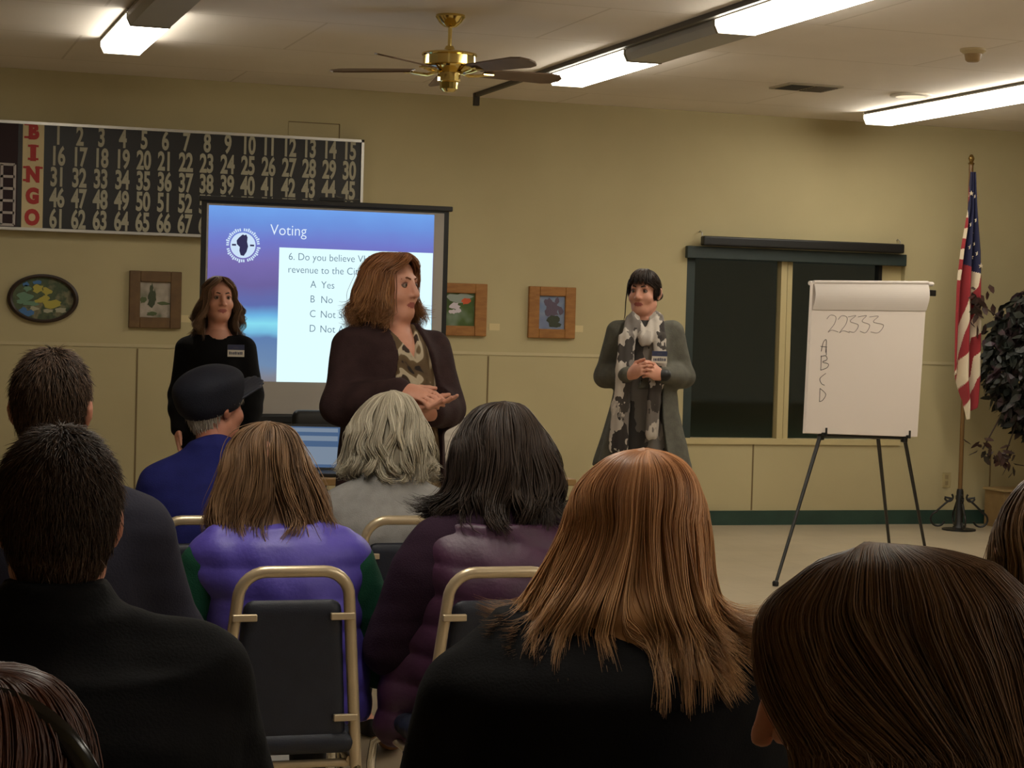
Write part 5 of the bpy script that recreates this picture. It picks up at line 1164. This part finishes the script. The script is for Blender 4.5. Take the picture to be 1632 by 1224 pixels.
# ---------------------------------------------------------------- flip chart on an easel
foot1 = on_z(1236, 931, 0.012)
dE1 = (foot1-EYE).dot(_fw)
tl = at(1308, 694, dE1+.55); trr = at(1441, 698, dE1+1.05)
mid = (tl+trr)/2; ax = (trr-tl); ax.z = 0; wdt = ax.length; ax.normalize(); nrm = Vector((ax.y, -ax.x, 0))
if nrm.dot(EYE-mid) < 0: nrm = -nrm
ea = empty('easel', (mid.x, mid.y, 0), 'black tripod easel holding the flip chart pad', 'easel')
R_ = lambda v: Vector(v)-Vector((mid.x, mid.y, 0))
foot2 = on_z(1478, 893, .012); topc = at(1392, 452, dE1+.95)
back = mid-nrm*.62; back.z = .012
def legp(a, b, name='leg'):
    o = MB().tube([R_(a), R_(a.lerp(b, .5)), R_(b)], [.013, .011, .010], 10).build(name, M['black'], ea, True)
    MB().lathe([(.002, -.012), (.018, -.010), (.02, .01), (.014, .02)], R_(b), 10).build('rubber_foot', M['black'], o, True)
up1 = tl+(tl-foot1).normalized()*.0
apex = mid-nrm*.14+Vector((0, 0, .78))
legp(tl+Vector((0, 0, .01)), foot1); legp(trr+Vector((0, 0, .01)), foot2)
bt = at(1409, 698, dE1+.98)-nrm*.05
legp(bt, on_z(1419, 884, .012))
MB().tube([R_(tl), R_(mid.lerp(tl, .1)), R_(trr)], .011, 10).build('cross_bar', M['black'], ea, True)
MB().tube([R_(tl.lerp(trr, .1)-nrm*.01), R_(apex)], .010, 8).tube([R_(trr.lerp(tl, .1)-nrm*.01), R_(apex)], .010, 8).build('upper_arm', M['black'], ea, True)
for p in (tl, trr): MB().lathe([(.002, -.03), (.022, -.026), (.024, .02), (.016, .03), (.002, .032)], R_(p), 12).box(R_(p+Vector((-.012, -.012, .0))), R_(p+nrm*.05+Vector((.012, .012, .02))), .004).tube([R_(p+nrm*.045), R_(p+nrm*.045+Vector((0, 0, .05)))], .007, 8).build('rest_peg', M['black'], ea, True)
# pad
pad = empty('flip_chart_pad', (mid.x, mid.y, mid.z), 'white flip chart pad with handwritten numbers and letters on the easel', 'flip chart')
def onplane(px, py, off=0.):
    # pad plane: through the bar, leaning back
    r = ray(px, py); n_ = (nrm+Vector((0, 0, .16))).normalized(); p0 = mid+nrm*.03+n_*off; return EYE+r*((p0-EYE).dot(n_)/r.dot(n_))
pn = (nrm+Vector((0, 0, .16))).normalized(); O = Vector((mid.x, mid.y, mid.z))
c00, c10, c01, c11 = onplane(1284, 690), onplane(1462, 696), onplane(1296, 450), onplane(1478, 451)
def sheet(off0, off1, top, bot, name, m, parent, curl=0., n=14):
    V = []; F = []
    for k in range(n+1):
        t_ = bot+(top-bot)*k/n
        for s in (0, 1):
            base = c00.lerp(c10, s).lerp(c01.lerp(c11, s), t_)
            o = off0+(off1-off0)*0+curl*math.sin(math.pi*k/n); V += [base+pn*o-O, base+pn*(off1+curl*math.sin(math.pi*k/n))-O]
    for k in range(n):
        a = 4*k; F += [(a+1, a+3, a+7, a+5), (a, a+4, a+6, a+2), (a, a+1, a+5, a+4), (a+2, a+6, a+7, a+3)]
    F += [(0, 2, 3, 1), (4*n, 4*n+1, 4*n+3, 4*n+2)]
    return MB().add(V, F).build(name, m, parent)
sheet(-.025, 0., 1., 0., 'paper_block', M['paper'], pad)
M['paper2'] = mat('flipped_sheet', (214, 204, 196), .8)
sheet(.004, .0055, 1.0, .815, 'flipped_sheet', M['paper2'], pad, .022)
MB().tube([c01-pn*.03-O, c11-pn*.03-O+ax*.09], .014, 8).tube([c01-O-ax*.0+pn*.004, c11-O+pn*.004], .012, 10).build('clamp_bar', M['paper2'], pad, True)
MB().box((-.045, -.012, -.02), (.045, .012, .02), .004, Matrix.Translation(onplane(1483, 467, -.03)-O) @ Matrix.Rotation(math.atan2(ax.y, ax.x), 4, 'Z')).build('clamp_end', M['black'], pad)
def pen(strokes):
    mb = MB()
    for st_ in strokes:
        P = _cr([(x, y) for x, y in st_], np.linspace(0, 1, 5*len(st_))) if len(st_) > 2 else np.array(st_, float)
        mb.tube([onplane(x, y, .0012)-O for x, y in P], .0018, 6)
    return mb
two = lambda x, y: [(x, y+6), (x+6, y), (x+14, y+3), (x+12, y+14), (x+2, y+27), (x+8, y+24), (x+18, y+27)]
three = lambda x, y: [(x, y+2), (x+8, y), (x+14, y+4), (x+6, y+11), (x+15, y+15), (x+15, y+24), (x+4, y+27)]
pen([two(1318, 502), two(1336, 503), [(1352, 505), (1364, 503), (1355, 512), (1368, 518), (1362, 529), (1353, 528)], [(1368, 505), (1381, 503), (1374, 512), (1386, 518), (1380, 530), (1371, 528)], [(1386, 505), (1400, 504), (1392, 513), (1408, 518), (1400, 530), (1388, 529)]]).build('number_writing', mat('faint_pencil', (142, 130, 126), .7), pad)
pen([[(1309, 560), (1312, 546), (1317, 542), (1316, 562)], [(1308, 552), (1318, 553)], [(1317, 553), (1317, 566)]]).build('letter_a', M['ink'], pad)
pen([[(1309, 567), (1308, 590)], [(1308, 568), (1316, 567), (1318, 573), (1311, 577), (1320, 580), (1318, 586), (1308, 590)]]).build('letter_b', M['ink'], pad)
pen([[(1316, 595), (1307, 603), (1309, 611), (1314, 614)]]).build('letter_c', M['ink'], pad)
pen([[(1307, 619), (1306, 640)], [(1307, 619), (1314, 625), (1316, 630), (1311, 638), (1306, 640)]]).build('letter_d', M['ink'], pad)

# ---------------------------------------------------------------- flag
fb = on_z(1528, 843, .01)
dFl = (fb-EYE).dot(_fw)
fx = empty('flag_stand', (fb.x, fb.y, 0), 'american flag hanging from a pole in a wrought iron scroll stand', 'flag')
ztop = at(1546, 262, dFl).z
MB().tube([(0, 0, .1), (0, 0, ztop)], .017, 12).build('pole', mat('oak_pole', (112, 82, 44), .4), fx, True)
MB().lathe([(.02, 0), (.026, .01), (.014, .02), (.022, .04), (.024, .05), (.012, .075), (.002, .08)], (0, 0, ztop-.01), 14).build('finial', mat('aged_brass', (130, 104, 56), .35, .8), fx, True)
MB().lathe([(.001, .0), (.13, .0), (.13, .012), (.05, .022), (.03, .05), (.027, .30), (.022, .32)], n=20).build('base', M['black'], fx, True)
for k in range(4):
    an = math.radians(-18+90*k); P = []
    for t_ in np.linspace(0, 1, 40):
        if t_ < .35: a = -math.pi*1.25+t_/.35*math.pi*1.3; P.append((.085+.032*math.cos(a), .255+.032*math.sin(a)))
        elif t_ < .65: u = (t_-.35)/.3; P.append((.055+.12*u, .245-.10*u**1.2+.0))
        else: a = math.pi*.5-(t_-.65)/.35*math.pi*1.4; P.append((.165+.055*math.cos(a)*1., .085+.055*math.sin(a)))
    MB().tube([(r*math.cos(an), r*math.sin(an), z) for r, z in P], .008, 8).build('scroll', M['black'], fx, True)
# draped cloth: s across (folds), t down
sFl = FPX/dFl
nS, nT = 150, 260
ey = [276, 300, 330, 362, 400, 440, 462, 520, 560, 600, 640, 672]
eL = [1541, 1538.5, 1537, 1531, 1523.5, 1518, 1516, 1513.5, 1512.5, 1512, 1522, 1527]; eR = [1548, 1549, 1550, 1553, 1557, 1558.5, 1559, 1561, 1561, 1561, 1556, 1548]
B_x = [([421, 430, 457, 462, 519, 552, 589, 640], [1546, 1544, 1537.6, 1537, 1527, 1521, 1513.5, 1500]), ([430, 457, 479, 528, 560, 599, 640], [1553, 1550, 1542, 1531, 1527, 1523, 1520]), ([440, 468, 495, 534, 554, 575, 618, 660], [1556, 1554, 1549, 1542, 1537, 1526, 1524, 1520]),
       ([520, 538, 567, 599, 618, 660], [1560.6, 1546, 1543, 1536, 1528, 1522]), ([544, 568, 599, 624, 660], [1560.6, 1547, 1545, 1538, 1530]), ([575, 603, 626, 650], [1561.6, 1549, 1545, 1541]), ([610, 630, 650], [1556, 1552, 1549])]
cantY, cantL = [270, 290, 318, 362, 395, 421], [1541, 1539, 1538, 1533, 1531, 1531]
zA = at(1545, 276, dFl).z
def flag_px(t_, s):
    H = np.interp(s, [0, .2, .24, .34, .55, .72, .86, 1], [594, 600, 618, 668, 664, 652, 645, 580]); py = 276+(H-276)*t_
    return np.interp(py, ey, eL)+(np.interp(py, ey, eR)-np.interp(py, ey, eL))*s, py
def flag_pt(t_, s):
    px, py = flag_px(t_, s); pole = 1545-(py-262)*.0295; g = min(1, t_*2.2)
    dep = .05*math.sin(s*math.pi*5.2+t_*1.2)*(.3+.7*g)
    return Vector(((px-pole)/sFl*math.cos(YAW), -(px-pole)/sFl*math.sin(YAW)-.03-dep, zA-(py-276)/sFl))
V = [flag_pt(i/nT, j/nS) for i in range(nT+1) for j in range(nS+1)]
F = []; MI = []
for i in range(nT):
    for j in range(nS):
        a = i*(nS+1)+j; F.append((a, a+1, a+nS+2, a+nS+1)); px, py = flag_px((i+.5)/nT, (j+.5)/nS)
        cl_ = np.interp(py, cantY, cantL)
        if px > cl_ and py < 421+max(0, px-1531)*.74: MI.append(2)
        elif px < np.interp(py, [330, 362, 440, 463], [1538, 1532.5, 1527, 1526]) and py < 463: MI.append(1 if int((py-365)//16.5) % 2 == 0 else 0)
        else:
            c = 0
            for by, bx in B_x:
                if py > by[0] and px > np.interp(py, by, bx): c += 1
                elif py <= by[0] and px > bx[0]: c += 1
            MI.append(c % 2)
M['f_red'] = mat('flag_red', (150, 32, 40), .75, sheen=.2); M['f_white'] = mat('flag_white', (222, 206, 178), .75, sheen=.2); M['f_blue'] = mat('flag_blue', (32, 34, 66), .75)
fc = quads('cloth', V, F, [M['f_red'], M['f_white'], M['f_blue']], fx, True, mi=MI)
so = fc.modifiers.new('thick', 'SOLIDIFY'); so.thickness = .003
for px, py in ((1545, 336), (1548, 352), (1540, 359), (1543.5, 373), (1548, 389), (1537.5, 395), (1549.5, 404.5), (1541, 410), (1552.5, 424), (1539, 310), (1547, 314)):
    t_ = (py-276)/375; L_, R2 = np.interp(py, ey, eL), np.interp(py, ey, eR); s_ = (px-L_)/(R2-L_)
    for _ in range(6): t_ += (py-flag_px(t_, s_)[1])/375
    c = flag_pt(t_, s_)+Vector((0, -.008, 0)); mb = MB(); r1 = .021
    P = [c+Vector((r1*(1 if k % 2 == 0 else .4)*math.sin(math.pi*k/5), 0, r1*(1 if k % 2 == 0 else .4)*math.cos(math.pi*k/5))) for k in range(10)]
    mb.add([*P, *[p+Vector((0, .006, 0)) for p in P]], [tuple(range(10)), tuple(range(19, 9, -1))]+[(k, k+10, (k+1) % 10+10, (k+1) % 10) for k in range(10)])
    mb.build('star', M['f_white'], fc)

# ---------------------------------------------------------------- potted ficus and the wooden planter
pc = on_z(1646, 846, 0); pc = Vector((pc.x, min(pc.y, WALL_Y-.75), 0)); dP = (pc-EYE).dot(_fw)
pl = empty('potted_ficus', pc, 'bushy dark purple green potted ficus at the right edge beside the flag', 'plant')
MB().lathe([(.13, 0), (.15, .02), (.19, .3), (.2, .32), (.18, .32), (.17, .28), (.001, .27)]).build('pot', mat('brown_pot', (70, 56, 42), .6), pl, True)
tk = MB(); rr = random.Random(5)
zc = at(1640, 548, dP).z
for k in range(3): tk.tube([(.03*math.cos(k*2.1), .03*math.sin(k*2.1), .26), (.05*math.cos(k*2.1+1), .05*math.sin(k*2.1+1), .8), (.12*math.cos(k*2.1), .12*math.sin(k*2.1), zc)], .016, 8)
tk.build('trunk', mat('bark', (62, 48, 36), .8), pl, True)
def leafset(n, seed, name, m, fn):
    r = np.random.RandomState(seed); mb = MB()
    for i in range(n):
        c, L_ = fn(r); d = Vector(r.normal(0, 1, 3)); d.z = -abs(d.z)-.25; d.normalize(); s = d.cross(Vector(r.normal(0, 1, 3))); s.normalize(); u = s.cross(d)
        P = [c, c+d*L_*.35+s*L_*.24+u*.004, c+d*L_*.35-s*L_*.24+u*.004, c+d*L_*.75+s*L_*.16, c+d*L_*.75-s*L_*.16, c+d*L_]
        th = u*.0012
        mb.add([*P, *[p-th for p in P]], [(0, 1, 2), (1, 3, 4, 2), (3, 5, 4), (6, 8, 7), (7, 8, 10, 9), (9, 10, 11)])
    o = mb.build(name, m, pl); return o
def blob(r):
    d = r.normal(size=3); d /= np.linalg.norm(d); q = r.uniform(.55, 1)**.5
    return Vector((.55*d[0]*q, .46*d[1]*q, zc-.12+.62*d[2]*q)), r.uniform(.07, .13)
tag(leafset(3600, 1, 'foliage', blotch('ficus_leaf', [(.3, (24, 30, 24)), (.5, (40, 42, 36)), (.65, (58, 34, 42)), (.8, (36, 34, 40))], 7, .5), blob), kind='stuff')
cl, cr_, cb = at(1562, 485, dP-.1)-pc, at(1566, 716, dP-.1)-pc, at(1600, 730, dP-.1)-pc
def sprig(r):
    k = r.randint(3); c = (cl, cr_, cb)[k]; return Vector((c.x+r.normal(0, .05), c.y+r.normal(0, .05), c.z+r.normal(0, .07))), r.uniform(.07, .11)
tag(leafset(60, 2, 'sprigs', blotch('ficus_sprig', [(.3, (40, 34, 26)), (.6, (66, 40, 36))], 7, .5), sprig), kind='stuff')
tw_ = MB()
for c in (cl, cr_, cb): tw_.tube([Vector((0, 0, zc)), Vector((c.x*.6, c.y*.6, (zc+c.z)/2)), c], .006, 6)
tw_.build('twig', mat('twig_bark', (58, 44, 34), .8), pl, True)
q = on_z(1592, 845, 0); q = Vector((q.x, WALL_Y-.25, 0))
pb_ = empty('wooden_planter', (q.x+.26, q.y, 0), 'small tan wooden box against the wall under the ficus', 'box')
zt = on_y(1592, 782, q.y).z
MB().box((-.16, -.14, 0), (.16, .14, zt)).build('box', mat('tan_wood', (150, 122, 80), .6, c2=(136, 108, 68), scale=8), pb_)
MB().box((-.175, -.155, zt), (.175, .155, zt+.02), .004).build('lid', mat('tan_lid', (172, 146, 102), .6), pb_)
